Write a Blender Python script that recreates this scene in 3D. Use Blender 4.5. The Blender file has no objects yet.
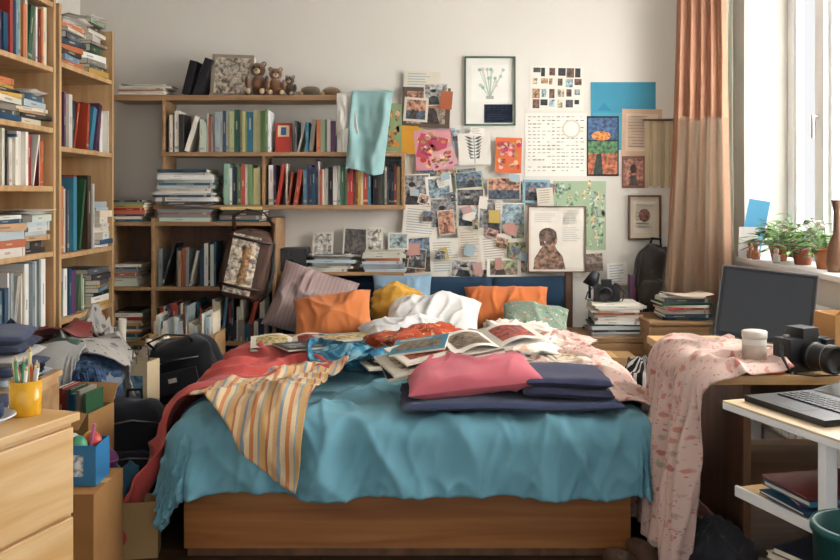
import bpy, math, random
from mathutils import Vector, Matrix, noise
F=900.0; CH=1.29; HY=195.0
def wx(px,Y): return (px-420)*Y/F
def wz(py,Y): return CH-(py-HY)*Y/F
def T(x,y,z): return Matrix.Translation((x,y,z))
def RX(a): return Matrix.Rotation(math.radians(a),4,'X')
def RY(a): return Matrix.Rotation(math.radians(a),4,'Y')
def RZ(a): return Matrix.Rotation(math.radians(a),4,'Z')
I4=Matrix.Identity(4)
def C(h,k=1.0):
    h=h.lstrip('#'); r=[]
    for i in (0,2,4):
        v=int(h[i:i+2],16)/255.0
        v=v/12.92 if v<=.04045 else ((v+.055)/1.055)**2.4
        r.append(v*k)
    return (r[0],r[1],r[2],1.0)
# ---------------------------------------------------------------- materials
def nmat(name):
    m=bpy.data.materials.new(name); m.use_nodes=True
    nt=m.node_tree; bs=nt.nodes['Principled BSDF']
    return m,nt,bs
def N(nt,t,**kw):
    n=nt.nodes.new(t)
    for k,v in kw.items(): setattr(n,k,v)
    return n
def mixc(nt,fac,a,b,bt='MIX'):
    n=nt.nodes.new('ShaderNodeMix'); n.data_type='RGBA'; n.blend_type=bt
    for idx,val in ((0,fac),(6,a),(7,b)):
        if isinstance(val,(int,float,tuple)): n.inputs[idx].default_value=val
        else: nt.links.new(val,n.inputs[idx])
    return n.outputs[2]
def addbump(nt,bs,scale,strength,dist=.01,coord='Object'):
    tc=N(nt,'ShaderNodeTexCoord'); no=N(nt,'ShaderNodeTexNoise'); no.inputs['Scale'].default_value=scale; no.inputs['Detail'].default_value=4
    nt.links.new(tc.outputs[coord],no.inputs['Vector'])
    b=N(nt,'ShaderNodeBump'); b.inputs['Strength'].default_value=strength; b.inputs['Distance'].default_value=dist
    nt.links.new(no.outputs['Fac'],b.inputs['Height']); nt.links.new(b.outputs['Normal'],bs.inputs['Normal'])
    return no
def vmat(name,rough=.6,bump=(60,.15),metal=0,var=.12,sheen=0,col=None,spec=.5,vs=8):
    m,nt,bs=nmat(name)
    no=addbump(nt,bs,bump[0],bump[1])
    tc=N(nt,'ShaderNodeTexCoord'); n2=N(nt,'ShaderNodeTexNoise'); n2.inputs['Scale'].default_value=vs
    nt.links.new(tc.outputs['Object'],n2.inputs['Vector'])
    mr=N(nt,'ShaderNodeMapRange'); mr.inputs[3].default_value=1-var; mr.inputs[4].default_value=1+var
    mr.inputs[1].default_value=.3; mr.inputs[2].default_value=.7
    nt.links.new(n2.outputs['Fac'],mr.inputs[0])
    if col is None:
        at=N(nt,'ShaderNodeAttribute'); at.attribute_name='Col'; src=at.outputs['Color']
    else: src=col
    vm=N(nt,'ShaderNodeVectorMath',operation='SCALE')
    if isinstance(src,tuple): vm.inputs[0].default_value=src[:3]
    else: nt.links.new(src,vm.inputs[0])
    nt.links.new(mr.outputs[0],vm.inputs['Scale'])
    nt.links.new(vm.outputs[0],bs.inputs['Base Color'])
    bs.inputs['Roughness'].default_value=rough; bs.inputs['Metallic'].default_value=metal
    bs.inputs['Sheen Weight'].default_value=sheen; bs.inputs['Specular IOR Level'].default_value=spec
    return m
M_PAPER=vmat('paper',.75,(40,.08),var=.05,spec=.3)
M_GLOSS=vmat('glossy_cover',.45,(30,.03),var=.05,spec=.35)
M_CLOTH=vmat('fabric',.92,(350,.3),var=.08,sheen=.15,spec=.2)
M_DUVET=vmat('duvet_cotton',.85,(420,.25),var=.07,sheen=.1,spec=.25,vs=3)
M_PLAST=vmat('plastic',.4,(80,.03),var=.03)
M_SCREEN=vmat('screen_glass',.12,(5,.0),var=.02)
M_LEATH=vmat('leather',.5,(120,.3),var=.2)
M_METAL=vmat('metal',.3,(60,.03),metal=1,var=.03)
M_CARD=vmat('cardboard',.9,(50,.1),var=.08,spec=.2)
M_LEAF=vmat('leaf',.5,(30,.1),var=.25)
M_FUR=vmat('plush_fur',.95,(220,.9),var=.2,sheen=.5,spec=.1)
M_CER=vmat('ceramic',.25,(20,.01),var=.02)
M_WALL=vmat('wall_plaster',.9,(25,.08),var=.035,col=C('#d3cec4'),spec=.2,vs=1.3)
M_WHITE=vmat('white_gloss_paint',.4,(15,.03),var=.02,col=C('#e8e8e6'))
M_CEIL=vmat('ceiling_paint',.9,(25,.05),var=.02,col=C('#dcdad4'))
def photo_mat():
    m,nt,bs=nmat('printed_photo')
    tc=N(nt,'ShaderNodeTexCoord'); no=N(nt,'ShaderNodeTexNoise'); no.inputs['Scale'].default_value=45; no.inputs['Detail'].default_value=6; no.inputs['Distortion'].default_value=.4
    nt.links.new(tc.outputs['Object'],no.inputs['Vector'])
    r=N(nt,'ShaderNodeValToRGB'); e=r.color_ramp.elements
    e[0].position=.36; e[0].color=(.22,.2,.2,1); e[1].position=.64; e[1].color=(1.45,1.4,1.35,1)
    x=e.new(.5); x.color=(.8,.8,.82,1)
    nt.links.new(no.outputs['Fac'],r.inputs[0])
    at=N(nt,'ShaderNodeAttribute'); at.attribute_name='Col'
    nt.links.new(mixc(nt,1.0,at.outputs['Color'],r.outputs[0],'MULTIPLY'),bs.inputs['Base Color'])
    bs.inputs['Roughness'].default_value=.45
    return m
M_PHOTO=photo_mat()
def wood(name,c1,c2,scale=(2,30,30),rough=.5,planks=None):
    m,nt,bs=nmat(name)
    tc=N(nt,'ShaderNodeTexCoord'); mp=N(nt,'ShaderNodeMapping'); mp.inputs['Scale'].default_value=scale
    nt.links.new(tc.outputs['Object'],mp.inputs['Vector'])
    no=N(nt,'ShaderNodeTexNoise'); no.inputs['Scale'].default_value=1.0; no.inputs['Detail'].default_value=6; no.inputs['Distortion'].default_value=.6
    nt.links.new(mp.outputs[0],no.inputs['Vector'])
    r=N(nt,'ShaderNodeValToRGB'); e=r.color_ramp.elements
    e[0].position=.35; e[0].color=c1; e[1].position=.68; e[1].color=c2
    nt.links.new(no.outputs['Fac'],r.inputs[0]); out=r.outputs[0]
    if planks:
        br=N(nt,'ShaderNodeTexBrick'); br.inputs['Scale'].default_value=1; br.inputs['Mortar Size'].default_value=.003
        br.inputs['Brick Width'].default_value=.9; br.inputs['Row Height'].default_value=.12
        br.inputs['Color1'].default_value=(1,1,1,1); br.inputs['Color2'].default_value=(.7,.7,.7,1); br.inputs['Mortar'].default_value=(.15,.15,.15,1)
        nt.links.new(tc.outputs['Object'],br.inputs['Vector'])
        out=mixc(nt,1.0,out,br.outputs['Color'],'MULTIPLY')
    nt.links.new(out,bs.inputs['Base Color']); bs.inputs['Roughness'].default_value=rough
    b=N(nt,'ShaderNodeBump'); b.inputs['Strength'].default_value=.1; b.inputs['Distance'].default_value=.004
    nt.links.new(no.outputs['Fac'],b.inputs['Height']); nt.links.new(b.outputs[0],bs.inputs['Normal'])
    return m
W_CASE=wood('birch_wood_vertical',C('#b38c5e'),C('#cbaa7c'),(14,14,1.2))
W_SHELF=wood('shelf_wood',C('#8e6c48'),C('#a8845c'),(1.5,20,30))
W_BED=wood('bed_wood',C('#8a572c'),C('#aa7440'),(1.2,20,22),.4)
W_DRES=wood('dresser_wood',C('#c4995f'),C('#dab888'),(2.2,2.2,24),.45)
W_DESK=wood('desk_top_wood',C('#d3b890'),C('#e6d0ae'),(2.2,2.2,24),.4)
W_FLOOR=wood('floor_wood',C('#3c2b20'),C('#5e4632'),(2,20,20),.5,planks=True)
W_DARK=wood('dark_wood',C('#553a26'),C('#765238'),(14,14,2))
def uvpat(name,kind,base,cols,scale=8,rough=.92,thr=.32):
    m,nt,bs=nmat(name)
    uv=N(nt,'ShaderNodeUVMap'); uv.uv_map='UVMap'
    if kind=='floral':
        no=N(nt,'ShaderNodeTexNoise'); no.inputs['Scale'].default_value=scale*2.2
        nt.links.new(uv.outputs[0],no.inputs['Vector'])
        ad=N(nt,'ShaderNodeVectorMath',operation='MULTIPLY_ADD'); nt.links.new(no.outputs['Color'],ad.inputs[0]); ad.inputs[1].default_value=(.5/scale,)*3; nt.links.new(uv.outputs[0],ad.inputs[2])
        out=base
        for k,(sc,th,cc) in enumerate(((scale,thr,cols),(scale*2.3,thr*.75,list(reversed(cols))))):
            vo=N(nt,'ShaderNodeTexVoronoi'); vo.inputs['Scale'].default_value=sc; nt.links.new(ad.outputs[0],vo.inputs['Vector'])
            mr=N(nt,'ShaderNodeMapRange'); nt.links.new(vo.outputs['Distance'],mr.inputs[0]); mr.inputs[1].default_value=th*.75; mr.inputs[2].default_value=th*1.15; mr.inputs[3].default_value=.85; mr.inputs[4].default_value=0
            sp=N(nt,'ShaderNodeSeparateColor'); nt.links.new(vo.outputs['Color'],sp.inputs[0])
            r=N(nt,'ShaderNodeValToRGB'); r.color_ramp.interpolation='CONSTANT'; e=r.color_ramp.elements
            e[0].color=cc[0]; e[1].position=1/len(cc); e[1].color=cc[min(1,len(cc)-1)]
            for i in range(2,len(cc)): x=e.new(i/len(cc)); x.color=cc[i]
            nt.links.new(sp.outputs[0],r.inputs[0])
            out=mixc(nt,mr.outputs[0],out,r.outputs[0])
    elif kind=='stripe':
        sx=N(nt,'ShaderNodeSeparateXYZ'); nt.links.new(uv.outputs[0],sx.inputs[0])
        mu=N(nt,'ShaderNodeMath',operation='MULTIPLY'); mu.inputs[1].default_value=scale; nt.links.new(sx.outputs[0],mu.inputs[0])
        fr=N(nt,'ShaderNodeMath',operation='FRACT'); nt.links.new(mu.outputs[0],fr.inputs[0])
        r=N(nt,'ShaderNodeValToRGB'); r.color_ramp.interpolation='CONSTANT'; e=r.color_ramp.elements
        e[0].color=base; e[1].position=cols[0][0]; e[1].color=cols[0][1]
        for p,cc in cols[1:]: x=e.new(p); x.color=cc
        nt.links.new(fr.outputs[0],r.inputs[0]); out=r.outputs[0]
    elif kind=='marble':
        no=N(nt,'ShaderNodeTexNoise'); no.inputs['Scale'].default_value=scale; no.inputs['Detail'].default_value=6; no.inputs['Distortion'].default_value=1.5
        nt.links.new(uv.outputs[0],no.inputs['Vector'])
        r=N(nt,'ShaderNodeValToRGB'); e=r.color_ramp.elements
        e[0].position=.38; e[0].color=base; e[1].position=.62; e[1].color=cols[0]
        if len(cols)>1: x=e.new(.5); x.color=cols[1]
        nt.links.new(no.outputs['Fac'],r.inputs[0]); out=r.outputs[0]
    nt.links.new(out,bs.inputs['Base Color'])
    bs.inputs['Roughness'].default_value=rough; bs.inputs['Sheen Weight'].default_value=.1; bs.inputs['Specular IOR Level'].default_value=.2
    addbump(nt,bs,300,.3)
    return m
P_FLORAL=uvpat('pink_floral_fabric','floral',C('#d6b8ac'),[C('#b8645a'),C('#c98f82'),C('#a89a84'),C('#bf7c68')],30,thr=.32)
P_STRIPE=uvpat('striped_woven_fabric','stripe',C('#c29a6c'),[(.12,C('#7f8f98')),(.2,C('#cdb692')),(.34,C('#c07c4e')),(.46,C('#cdb692')),(.58,C('#8f9a9c')),(.64,C('#c49c66')),(.82,C('#a86a4c')),(.88,C('#cdb28a'))],8)
P_REDPAT=uvpat('red_patterned_fabric','floral',C('#b04a2c'),[C('#d8a060'),C('#7b2a20'),C('#cfc0a0')],30)
P_GREENP=uvpat('green_patterned_fabric','floral',C('#7f9482'),[C('#d0ccb5'),C('#4c665c'),C('#b98b76')],34)
P_BLUEP=uvpat('blue_tie_dye_fabric','marble',C('#1e4a66'),[C('#86b4c2'),C('#2f7793')],9)
P_WHITEF=uvpat('white_floral_fabric','floral',C('#e0d8cc'),[C('#cc6a4a'),C('#d2a684'),C('#8a9a80')],18)
P_DENIM=uvpat('dark_denim_fabric','marble',C('#26344a'),[C('#46607e')],30)
P_DENIML=uvpat('light_denim_fabric','marble',C('#53687a'),[C('#7d929e')],30)
P_PLAID=uvpat('grey_print_fabric','floral',C('#a5a098'),[C('#5a5f66'),C('#7a7f82'),C('#403e40')],24)
P_MAUVE=uvpat('mauve_ribbed_fabric','stripe',C('#a48f8c'),[(.5,C('#9a8481'))],44)
P_BW=uvpat('black_white_stripe','stripe',C('#1c1d20'),[(.6,C('#b8b4ac'))],24)
def glassmat():
    m,nt,bs=nmat('window_glass'); bs.inputs['Transmission Weight'].default_value=1; bs.inputs['Roughness'].default_value=0; bs.inputs['IOR'].default_value=1.02
    return m
M_GLASS=glassmat()
def sheer(name,col,alpha,trl=.45):
    m,nt,bs=nmat(name); tr=N(nt,'ShaderNodeBsdfTranslucent'); tr.inputs[0].default_value=col
    di=N(nt,'ShaderNodeBsdfDiffuse'); di.inputs[0].default_value=col; mx=N(nt,'ShaderNodeMixShader'); mx.inputs[0].default_value=trl
    tp=N(nt,'ShaderNodeBsdfTransparent'); mx2=N(nt,'ShaderNodeMixShader'); mx2.inputs[0].default_value=alpha
    nt.links.new(di.outputs[0],mx.inputs[1]); nt.links.new(tr.outputs[0],mx.inputs[2])
    nt.links.new(tp.outputs[0],mx2.inputs[1]); nt.links.new(mx.outputs[0],mx2.inputs[2])
    nt.links.new(mx2.outputs[0],nt.nodes['Material Output'].inputs[0]); return m
M_CURT=sheer('tan_curtain_fabric',C('#b5876e'),1.0,.22)
M_CURT2=sheer('sage_sheer_fabric',C('#9a917e'),.45)
M_CURT3=sheer('pale_sheer_fabric',C('#d4d6c6'),.85)
# ---------------------------------------------------------------- builder
class B:
    def __init__(s,name): s.name=name; s.v=[]; s.f=[]; s.fm=[]; s.fc=[]; s.uv=[]; s.sm=[]; s.mats=[]; s.M=Matrix.Identity(4)
    def mi(s,m):
        if m not in s.mats: s.mats.append(m)
        return s.mats.index(m)
    def add(s,vs,fs,m,c=(1,1,1,1),smooth=False,uvs=None,M=None):
        MM=s.M@M if M is not None else s.M
        o=len(s.v); s.v.extend([tuple(MM@Vector(p)) for p in vs]); k=s.mi(m)
        for f in fs:
            s.f.append(tuple(i+o for i in f)); s.fm.append(k); s.fc.append(c); s.sm.append(smooth)
            s.uv.append([uvs[i] for i in f] if uvs else [(0,0)]*len(f))
    def box(s,x0,x1,y0,y1,z0,z1,m,c=(1,1,1,1),M=None):
        s.add([(x0,y0,z0),(x1,y0,z0),(x1,y1,z0),(x0,y1,z0),(x0,y0,z1),(x1,y0,z1),(x1,y1,z1),(x0,y1,z1)],
              [(0,3,2,1),(4,5,6,7),(0,1,5,4),(1,2,6,5),(2,3,7,6),(3,0,4,7)],m,c,M=M)
    def cb(s,cx,cy,cz,sx,sy,sz,m,c=(1,1,1,1),M=None):
        s.box(cx-sx/2,cx+sx/2,cy-sy/2,cy+sy/2,cz-sz/2,cz+sz/2,m,c,M)
    def obox(s,w,d,h,t,m,c):
        for a in ((-w/2,w/2,-d/2,-d/2+t,0,h),(-w/2,w/2,d/2-t,d/2,0,h),(-w/2,-w/2+t,-d/2+t,d/2-t,0,h),(w/2-t,w/2,-d/2+t,d/2-t,0,h),(-w/2+t,w/2-t,-d/2+t,d/2-t,0,t)): s.box(*a,m,c)
    def grid(s,fn,nu,nv,m,c=(1,1,1,1),uvfn=None,M=None,smooth=True,flip=False):
        vs=[];uv=[]
        for j in range(nv+1):
            for i in range(nu+1):
                a=i/nu;b=j/nv; vs.append(tuple(fn(a,b))); uv.append(uvfn(a,b) if uvfn else (a,b))
        fs=[]
        for j in range(nv):
            for i in range(nu):
                k=j*(nu+1)+i; q=(k,k+1,k+nu+2,k+nu+1); fs.append(q[::-1] if flip else q)
        s.add(vs,fs,m,c,smooth,uv,M)
    def lathe(s,prof,m,c=(1,1,1,1),M=None,seg=24,smooth=True):
        vs=[];fs=[]
        for (r,z) in prof:
            for i in range(seg):
                a=2*math.pi*i/seg; vs.append((r*math.cos(a),r*math.sin(a),z))
        for j in range(len(prof)-1):
            for i in range(seg):
                i2=(i+1)%seg; fs.append((j*seg+i,j*seg+i2,(j+1)*seg+i2,(j+1)*seg+i))
        if prof[0][0]>1e-4: fs.append(tuple(reversed(range(seg))))
        if prof[-1][0]>1e-4: fs.append(tuple((len(prof)-1)*seg+i for i in range(seg)))
        s.add(vs,fs,m,c,smooth,None,M)
    def cyl(s,p0,p1,r0,r1,m,c=(1,1,1,1),seg=12):
        p0=Vector(p0);p1=Vector(p1);d=p1-p0;L=d.length
        s.lathe([(r0,0),(r1,L)],m,c,T(*p0)@d.to_track_quat('Z','Y').to_matrix().to_4x4(),seg)
    def tube(s,pts,r,m,c=(1,1,1,1),seg=8,flat=1.0):
        pts=[Vector(p) for p in pts]; vs=[];fs=[];n=len(pts)
        for i,p in enumerate(pts):
            d=(pts[min(i+1,n-1)]-pts[max(i-1,0)]).normalized()
            up=Vector((0,0,1)) if abs(d.z)<.9 else Vector((0,1,0))
            a=d.cross(up).normalized(); b=a.cross(d)
            for k in range(seg):
                t=2*math.pi*k/seg; vs.append(tuple(p+a*r*math.cos(t)+b*r*flat*math.sin(t)))
        for i in range(n-1):
            for k in range(seg):
                k2=(k+1)%seg; fs.append((i*seg+k,i*seg+k2,(i+1)*seg+k2,(i+1)*seg+k))
        fs.append(tuple(reversed(range(seg)))); fs.append(tuple((n-1)*seg+k for k in range(seg)))
        s.add(vs,fs,m,c,True)
    def ell(s,cx,cy,cz,rx,ry,rz,m,c=(1,1,1,1),seg=16,M=None,nz=0,sd=0):
        def f(a,b):
            t=a*2*math.pi; p=(b-.5)*math.pi
            v=Vector((math.cos(p)*math.cos(t),math.cos(p)*math.sin(t),math.sin(p)))
            k=1+nz*noise.noise(v*2.2+Vector((sd,0,0)))
            return (cx+rx*v.x*k,cy+ry*v.y*k,cz+rz*v.z*k)
        s.grid(f,seg,seg//2+2,m,c,M=M)
    def done(s,bevel=0,solid=0,sub=0):
        vs=s.v
        if not vs: return None
        mn=[min(p[i] for p in vs) for i in range(3)]; mx=[max(p[i] for p in vs) for i in range(3)]
        ce=[(mn[0]+mx[0])/2,(mn[1]+mx[1])/2,mn[2]]
        me=bpy.data.meshes.new(s.name+'_mesh'); me.from_pydata([(p[0]-ce[0],p[1]-ce[1],p[2]-ce[2]) for p in vs],[],s.f)
        for m in s.mats: me.materials.append(m)
        me.polygons.foreach_set('material_index',s.fm); me.polygons.foreach_set('use_smooth',s.sm)
        ca=me.color_attributes.new('Col','FLOAT_COLOR','CORNER'); uvl=me.uv_layers.new(name='UVMap')
        cc=[];uu=[]
        for f,c,u in zip(s.f,s.fc,s.uv):
            for k in range(len(f)): cc.extend(c); uu.extend(u[k])
        ca.data.foreach_set('color',cc); uvl.data.foreach_set('uv',uu)
        me.update()
        ob=bpy.data.objects.new(s.name,me); ob.location=ce; bpy.context.scene.collection.objects.link(ob)
        if solid:
            md=ob.modifiers.new('thick','SOLIDIFY'); md.thickness=abs(solid); md.offset=-1 if solid>0 else 1
        if bevel:
            md=ob.modifiers.new('bev','BEVEL'); md.width=bevel; md.segments=2; md.limit_method='ANGLE'
        return ob
def nz(x,y,z=0): return noise.noise(Vector((x,y,z)))
def ridge(x,y,z=0): return 1-min(1,abs(noise.noise(Vector((x,y,z))))*2.6)
# ---------------------------------------------------------------- books
PAL={'mix':['#e8e2d4','#d8d0bd','#2b2b30','#3a4654','#7a2a26','#b03a2e','#1f4e6b','#3f7f96','#2f5a3c','#c9a24a','#8c8478','#f4f1ea','#c8c4bc','#4b3a2e','#c9754a','#93a58a','#5a5f66','#e3d8b0','#a8442e','#6b8fa8','#5f3a5a','#e8e2d4','#3a3230'],
 'dark':['#23242a','#3a3230','#2a3446','#4d4540','#6b2622','#1c3a4c','#8a8176','#e0d8c8','#2f4738','#b84a2e','#d9c17c','#1f5a6e','#7a2f3a'],
 'light':['#f1ede4','#e6dfd0','#f7f5f0','#d9d4c8','#c3bdae','#b9c6c9','#8f9a9c','#c9d3c0','#c9a27a','#e8d9c0','#a8b4b8','#b86a4a','#3f5a70','#3a3634'],
 'green':['#e9e4cf','#b8c08a','#6d8a5a','#2f5a4c','#f0ecdf','#8fae9a','#384a60','#d8cf9a','#2c6f8c','#b8503e','#ffffff'],
 'warm':['#a83a2e','#c9602e','#e8e0cc','#7a2f2a','#c9a24a','#efe8da','#274a66','#3f7f96','#d9b48a','#b8c0c0','#2b2b30','#e6dfd0','#efe8da','#3a4654']}
PAGE=C('#ddd4c0')
def book(b,M,w,h,d,col,rnd,det=True):
    t=.002
    b.box(t,w-t,.004,d-.004,.003,h-.003,M_PAPER,PAGE,M)
    b.box(0,t,0,d,0,h,M_GLOSS,col,M); b.box(w-t,w,0,d,0,h,M_GLOSS,col,M); b.box(t,w-t,0,t*1.5,0,h,M_GLOSS,col,M)
    if det and w>.009 and rnd.random()<.75:
        lum=sum(col[:3])/3; tgt=C('#d8d0b8') if lum<.25 else rnd.choice([C('#5a5650'),C('#a0564a'),C('#4a6a80')])
        lc=tuple(col[i]*.45+tgt[i]*.55 for i in range(3))+(1,)
        z0=h*rnd.uniform(.35,.6); z1=min(h*.93,z0+h*rnd.uniform(.12,.3)); q=w*rnd.uniform(.34,.42)
        y=-.0007
        b.add([(q,y,z0),(w-q,y,z0),(w-q,y,z1),(q,y,z1)],[(0,1,2,3)],M_PAPER,lc,M=M)
        if rnd.random()<.35:
            z0=h*.07; z1=h*rnd.uniform(.1,.16)
            b.add([(.001,y,z0),(w-.001,y,z0),(w-.001,y,z1),(.001,y,z1)],[(0,1,2,3)],M_PAPER,lc,M=M)
def row(b,M,L,hr,d,wr,pal,seed,lean=True,top=None):
    rnd=random.Random(seed); x=0; base=rnd.uniform(*hr)
    while x<L-.010:
        if rnd.random()<.3: base=rnd.uniform(*hr)
        w=min(max(.0095,rnd.uniform(*wr)*(.55 if rnd.random()<.4 else 1)),L-x); h=min(hr[1],max(hr[0],base+rnd.uniform(-.015,.015)))
        lm=0
        if lean and rnd.random()<.16 and x+h*.33<L: lm=rnd.uniform(5,18)
        col=C(rnd.choice(PAL[pal]),rnd.uniform(.75,1.0))
        s_=math.sin(math.radians(lm))
        Mb=M@T(x,rnd.uniform(-.01,.026),0)@(T(0,0,w*s_)@RY(lm) if lm else I4)
        book(b,Mb,w,h,min(d,rnd.uniform(.8,1)*d),col,rnd)
        x+=w*math.cos(math.radians(lm))+(h*s_ if lm else 0)+.0008
def stack(b,M,n,wr,dr,tr,pal,seed,jit=5):
    rnd=random.Random(seed); z=0
    for i in range(n):
        t=rnd.uniform(*tr); h=rnd.uniform(*wr); d=rnd.uniform(*dr); col=C(rnd.choice(PAL[pal]),rnd.uniform(.8,1))
        Mb=M@T(rnd.uniform(-.014,.014),rnd.uniform(-.012,.012),z)@RZ(rnd.uniform(-jit,jit))@T(h/2,-d/2,0)@RY(-90)
        book(b,Mb,t,h,d,col,rnd); z+=t+.0006
    return z
def rowo(*a,**k): b=B('row_of_books'); row(b,*a,**k); return b.done()
def stko(M,n,wr,dr,tr,pal,seed,jit=5,name='stack_of_books'): b=B(name); z=stack(b,M,n,wr,dr,tr,pal,seed,jit); b.done(); return z
def loose(M,n,w,l,jx,jy,jr,seed,name='loose_papers',cols=('#e8e3d8','#ddd6c8','#f0ede6','#c9c2b4','#c4ced2','#d8c4b0')):
    b=B(name); rn=random.Random(seed)
    for i in range(n):
        Mi=M@T(rn.uniform(-jx,jx),rn.uniform(-jy,jy),.001+i*.0035)@RZ(rn.uniform(-jr,jr)); ww=w*rn.uniform(.6,1); ll=l*rn.uniform(.7,1); cu=rn.uniform(.002,.012)
        def f(a,v): return ((a-.5)*ww,(v-.5)*ll,cu*(2*a-1)**2*(1 if i==n-1 else .3)+cu*.4*nz(a*2,v*2,seed+i))
        b.grid(f,8,8,M_PAPER,C(rn.choice(cols)),M=Mi)
        if rn.random()<.5:
            b.grid(lambda a,v:(lambda p:(p[0],p[1],p[2]+.0008))(f(.15+.7*a,.2+.6*v)),6,6,M_PHOTO,C(rn.choice(['#a89888','#7a8a92','#a0705a','#c9b79c','#5a6470'])),M=Mi)
    return b.done(solid=-.0006)
# ---------------------------------------------------------------- room
YB=5.35; XL=-2.02; XR=1.81
b=B('floor'); b.box(XL-.1,XR+.5,.3,YB+.1,-.1,0,W_FLOOR); b.done()
b=B('ceiling'); b.box(XL-.1,XR+.5,.3,YB+.1,2.65,2.75,M_CEIL); b.done()
b=B('wall_back'); b.box(XL-.1,XR+.4,YB,YB+.1,0,2.65,M_WALL); b.done()
b=B('wall_left'); b.box(XL-.1,XL,.3,YB,0,2.65,M_WALL); b.done()
b=B('wall_right')
wy0,wy1,wz0,wz1=2.3,5.02,.92,2.5
b.box(XR,XR+.3,.3,wy0,0,2.65,M_WALL); b.box(XR,XR+.3,wy1,YB,0,2.65,M_WALL)
b.box(XR,XR+.3,wy0,wy1,0,wz0,M_WALL); b.box(XR,XR+.3,wy0,wy1,wz1,2.65,M_WALL); b.done()
b=B('baseboard_back'); b.box(XL,XR,YB-.015,YB,0,.08,M_WHITE); b.done(.003)
b=B('baseboard_right'); b.box(XR-.015,XR,.3,YB-.02,0,.08,M_WHITE); b.done(.003)
b=B('baseboard_left'); b.box(XL,XL+.015,.3,YB-.02,0,.08,M_WHITE); b.done(.003)
b=B('window_1'); fx0,fx1=XR+.24,XR+.3
b.box(fx0,fx1,wy1-.07,wy1,wz0,wz1,M_WHITE); b.box(fx0,fx1,wy0,wy0+.07,wz0,wz1,M_WHITE)
b.box(fx0,fx1,wy0,wy1,wz0,wz0+.07,M_WHITE); b.box(fx0,fx1,wy0,wy1,wz1-.07,wz1,M_WHITE)
for y in (4.58,3.5): b.box(fx0-.02,fx1,y-.05,y+.05,wz0,wz1,M_WHITE)
for y0,y1 in ((4.63,4.95),(3.55,4.53),(2.37,3.45)):
    b.box(fx0+.01,fx1-.01,y0,y0+.03,wz0+.07,wz1-.07,M_WHITE); b.box(fx0+.01,fx1-.01,y1-.03,y1,wz0+.07,wz1-.07,M_WHITE)
    b.box(fx0+.027,fx0+.033,y0,y1,wz0+.07,wz1-.07,M_GLASS)
b.cyl((fx0-.05,4.58,1.7),(fx0-.05,4.58,1.58),.01,.01,M_METAL,C('#cccccc')); b.cyl((fx0-.05,4.58,1.69),(fx0-.02,4.58,1.69),.008,.008,M_METAL,C('#cccccc'))
b.done(.003)
b=B('trim_1'); b.box(XR-.05,XR+.24,wy0-.04,wy1,wz0,wz0+.028,M_WHITE); b.done(.006)
SILL=wz0+.028
b=B('radiator'); 
for i in range(14):
    y=3.72+i*.085; b.box(1.725,1.785,y,y+.068,.14,.80,M_WHITE)
b.cyl((1.755,3.70,.17),(1.755,4.94,.17),.016,.016,M_WHITE); b.cyl((1.755,3.70,.77),(1.755,4.94,.77),.016,.016,M_WHITE)
for y in (3.9,4.7): b.box(1.785,1.81,y-.02,y+.02,.3,.7,M_WHITE); b.box(1.73,1.78,y-.02,y+.02,0,.14,M_WHITE)
b.done(.008)
# ---------------------------------------------------------------- left bookcases
def bookcase(name,y0,y1,ztop,shelves):
    b=B(name); xf,xb=-1.69,-2.0
    b.box(xb,xf,y0,y0+.025,0,ztop,W_CASE); b.box(xb,xf,y1-.025,y1,0,ztop,W_CASE)
    b.box(xb,xb+.006,y0+.02,y1-.02,0,ztop,W_CASE)
    for z in shelves: b.box(xb+.006,xf-.004,y0+.02,y1-.02,z-.024,z,W_CASE)
    b.box(xb+.006,xf-.02,y0+.02,y1-.02,0,.05,W_CASE)
    return b.done(.0025)
S1=[.08,.36,.66,1.03,1.33,1.60,1.88,2.18]; S2=[.08,.38,.70,1.01,1.52,1.92]
bookcase('bookcase',3.2,4.18,2.5,S1); bookcase('bookcase',4.22,4.97,2.19,S2)
def side_row(y0,L,z,hr,wr,pal,seed,x=-1.715,d=.2): rowo(T(x,y0,z+.001)@RZ(90),L,hr,d,wr,pal,seed)
def side_stack(y,z,n,pal,seed,w=(.22,.27),t=(.014,.04),jit=9,x=-1.81): return stko(T(x,y,z+.001)@RZ(90),n,w,(.19,.23),t,pal,seed,jit)
side_row(4.25,.69,1.52,(.22,.32),(.03,.06),'mix',11)
side_row(4.25,.40,.70,(.16,.24),(.03,.06),'mix',13); side_stack(4.8,.70,8,'mix',131,(.2,.24))
side_row(4.25,.50,1.01,(.24,.38),(.03,.06),'mix',12); z=side_stack(4.85,1.01,9,'light',121,(.16,.2))
side_row(4.25,.68,.38,(.2,.27),(.03,.06),'dark',14); side_row(4.25,.68,.08,(.2,.26),(.03,.06),'mix',15)
z=side_stack(4.43,1.92,9,'mix',16); loose(T(-1.8,4.45,1.921+z)@RZ(80),5,.2,.3,.03,.03,25,301)
z=side_stack(4.76,1.92,10,'mix',17,(.2,.26)); loose(T(-1.8,4.74,1.921+z)@RZ(70),4,.2,.28,.03,.03,25,302)
side_row(3.23,.30,1.88,(.2,.26),(.03,.06),'mix',21); side_row(3.56,.58,1.88,(.16,.27),(.02,.045),'mix',211)
side_row(3.23,.91,1.33,(.19,.235),(.018,.045),'warm',22)
side_stack(3.72,1.03,6,'light',23,(.24,.28)); z=side_stack(4.01,1.03,7,'light',232,(.2,.24)); loose(T(-1.78,3.98,1.031+z)@RZ(75),5,.2,.26,.03,.02,20,303)
side_row(3.23,.92,.66,(.22,.34),(.02,.05),'light',24); side_row(3.23,.92,.36,(.2,.27),(.03,.06),'mix',25)
z=side_stack(3.98,1.60,6,'light',26,t=(.012,.03)); loose(T(-1.79,3.96,1.601+z)@RZ(85),4,.2,.28,.03,.02,20,304)
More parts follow.
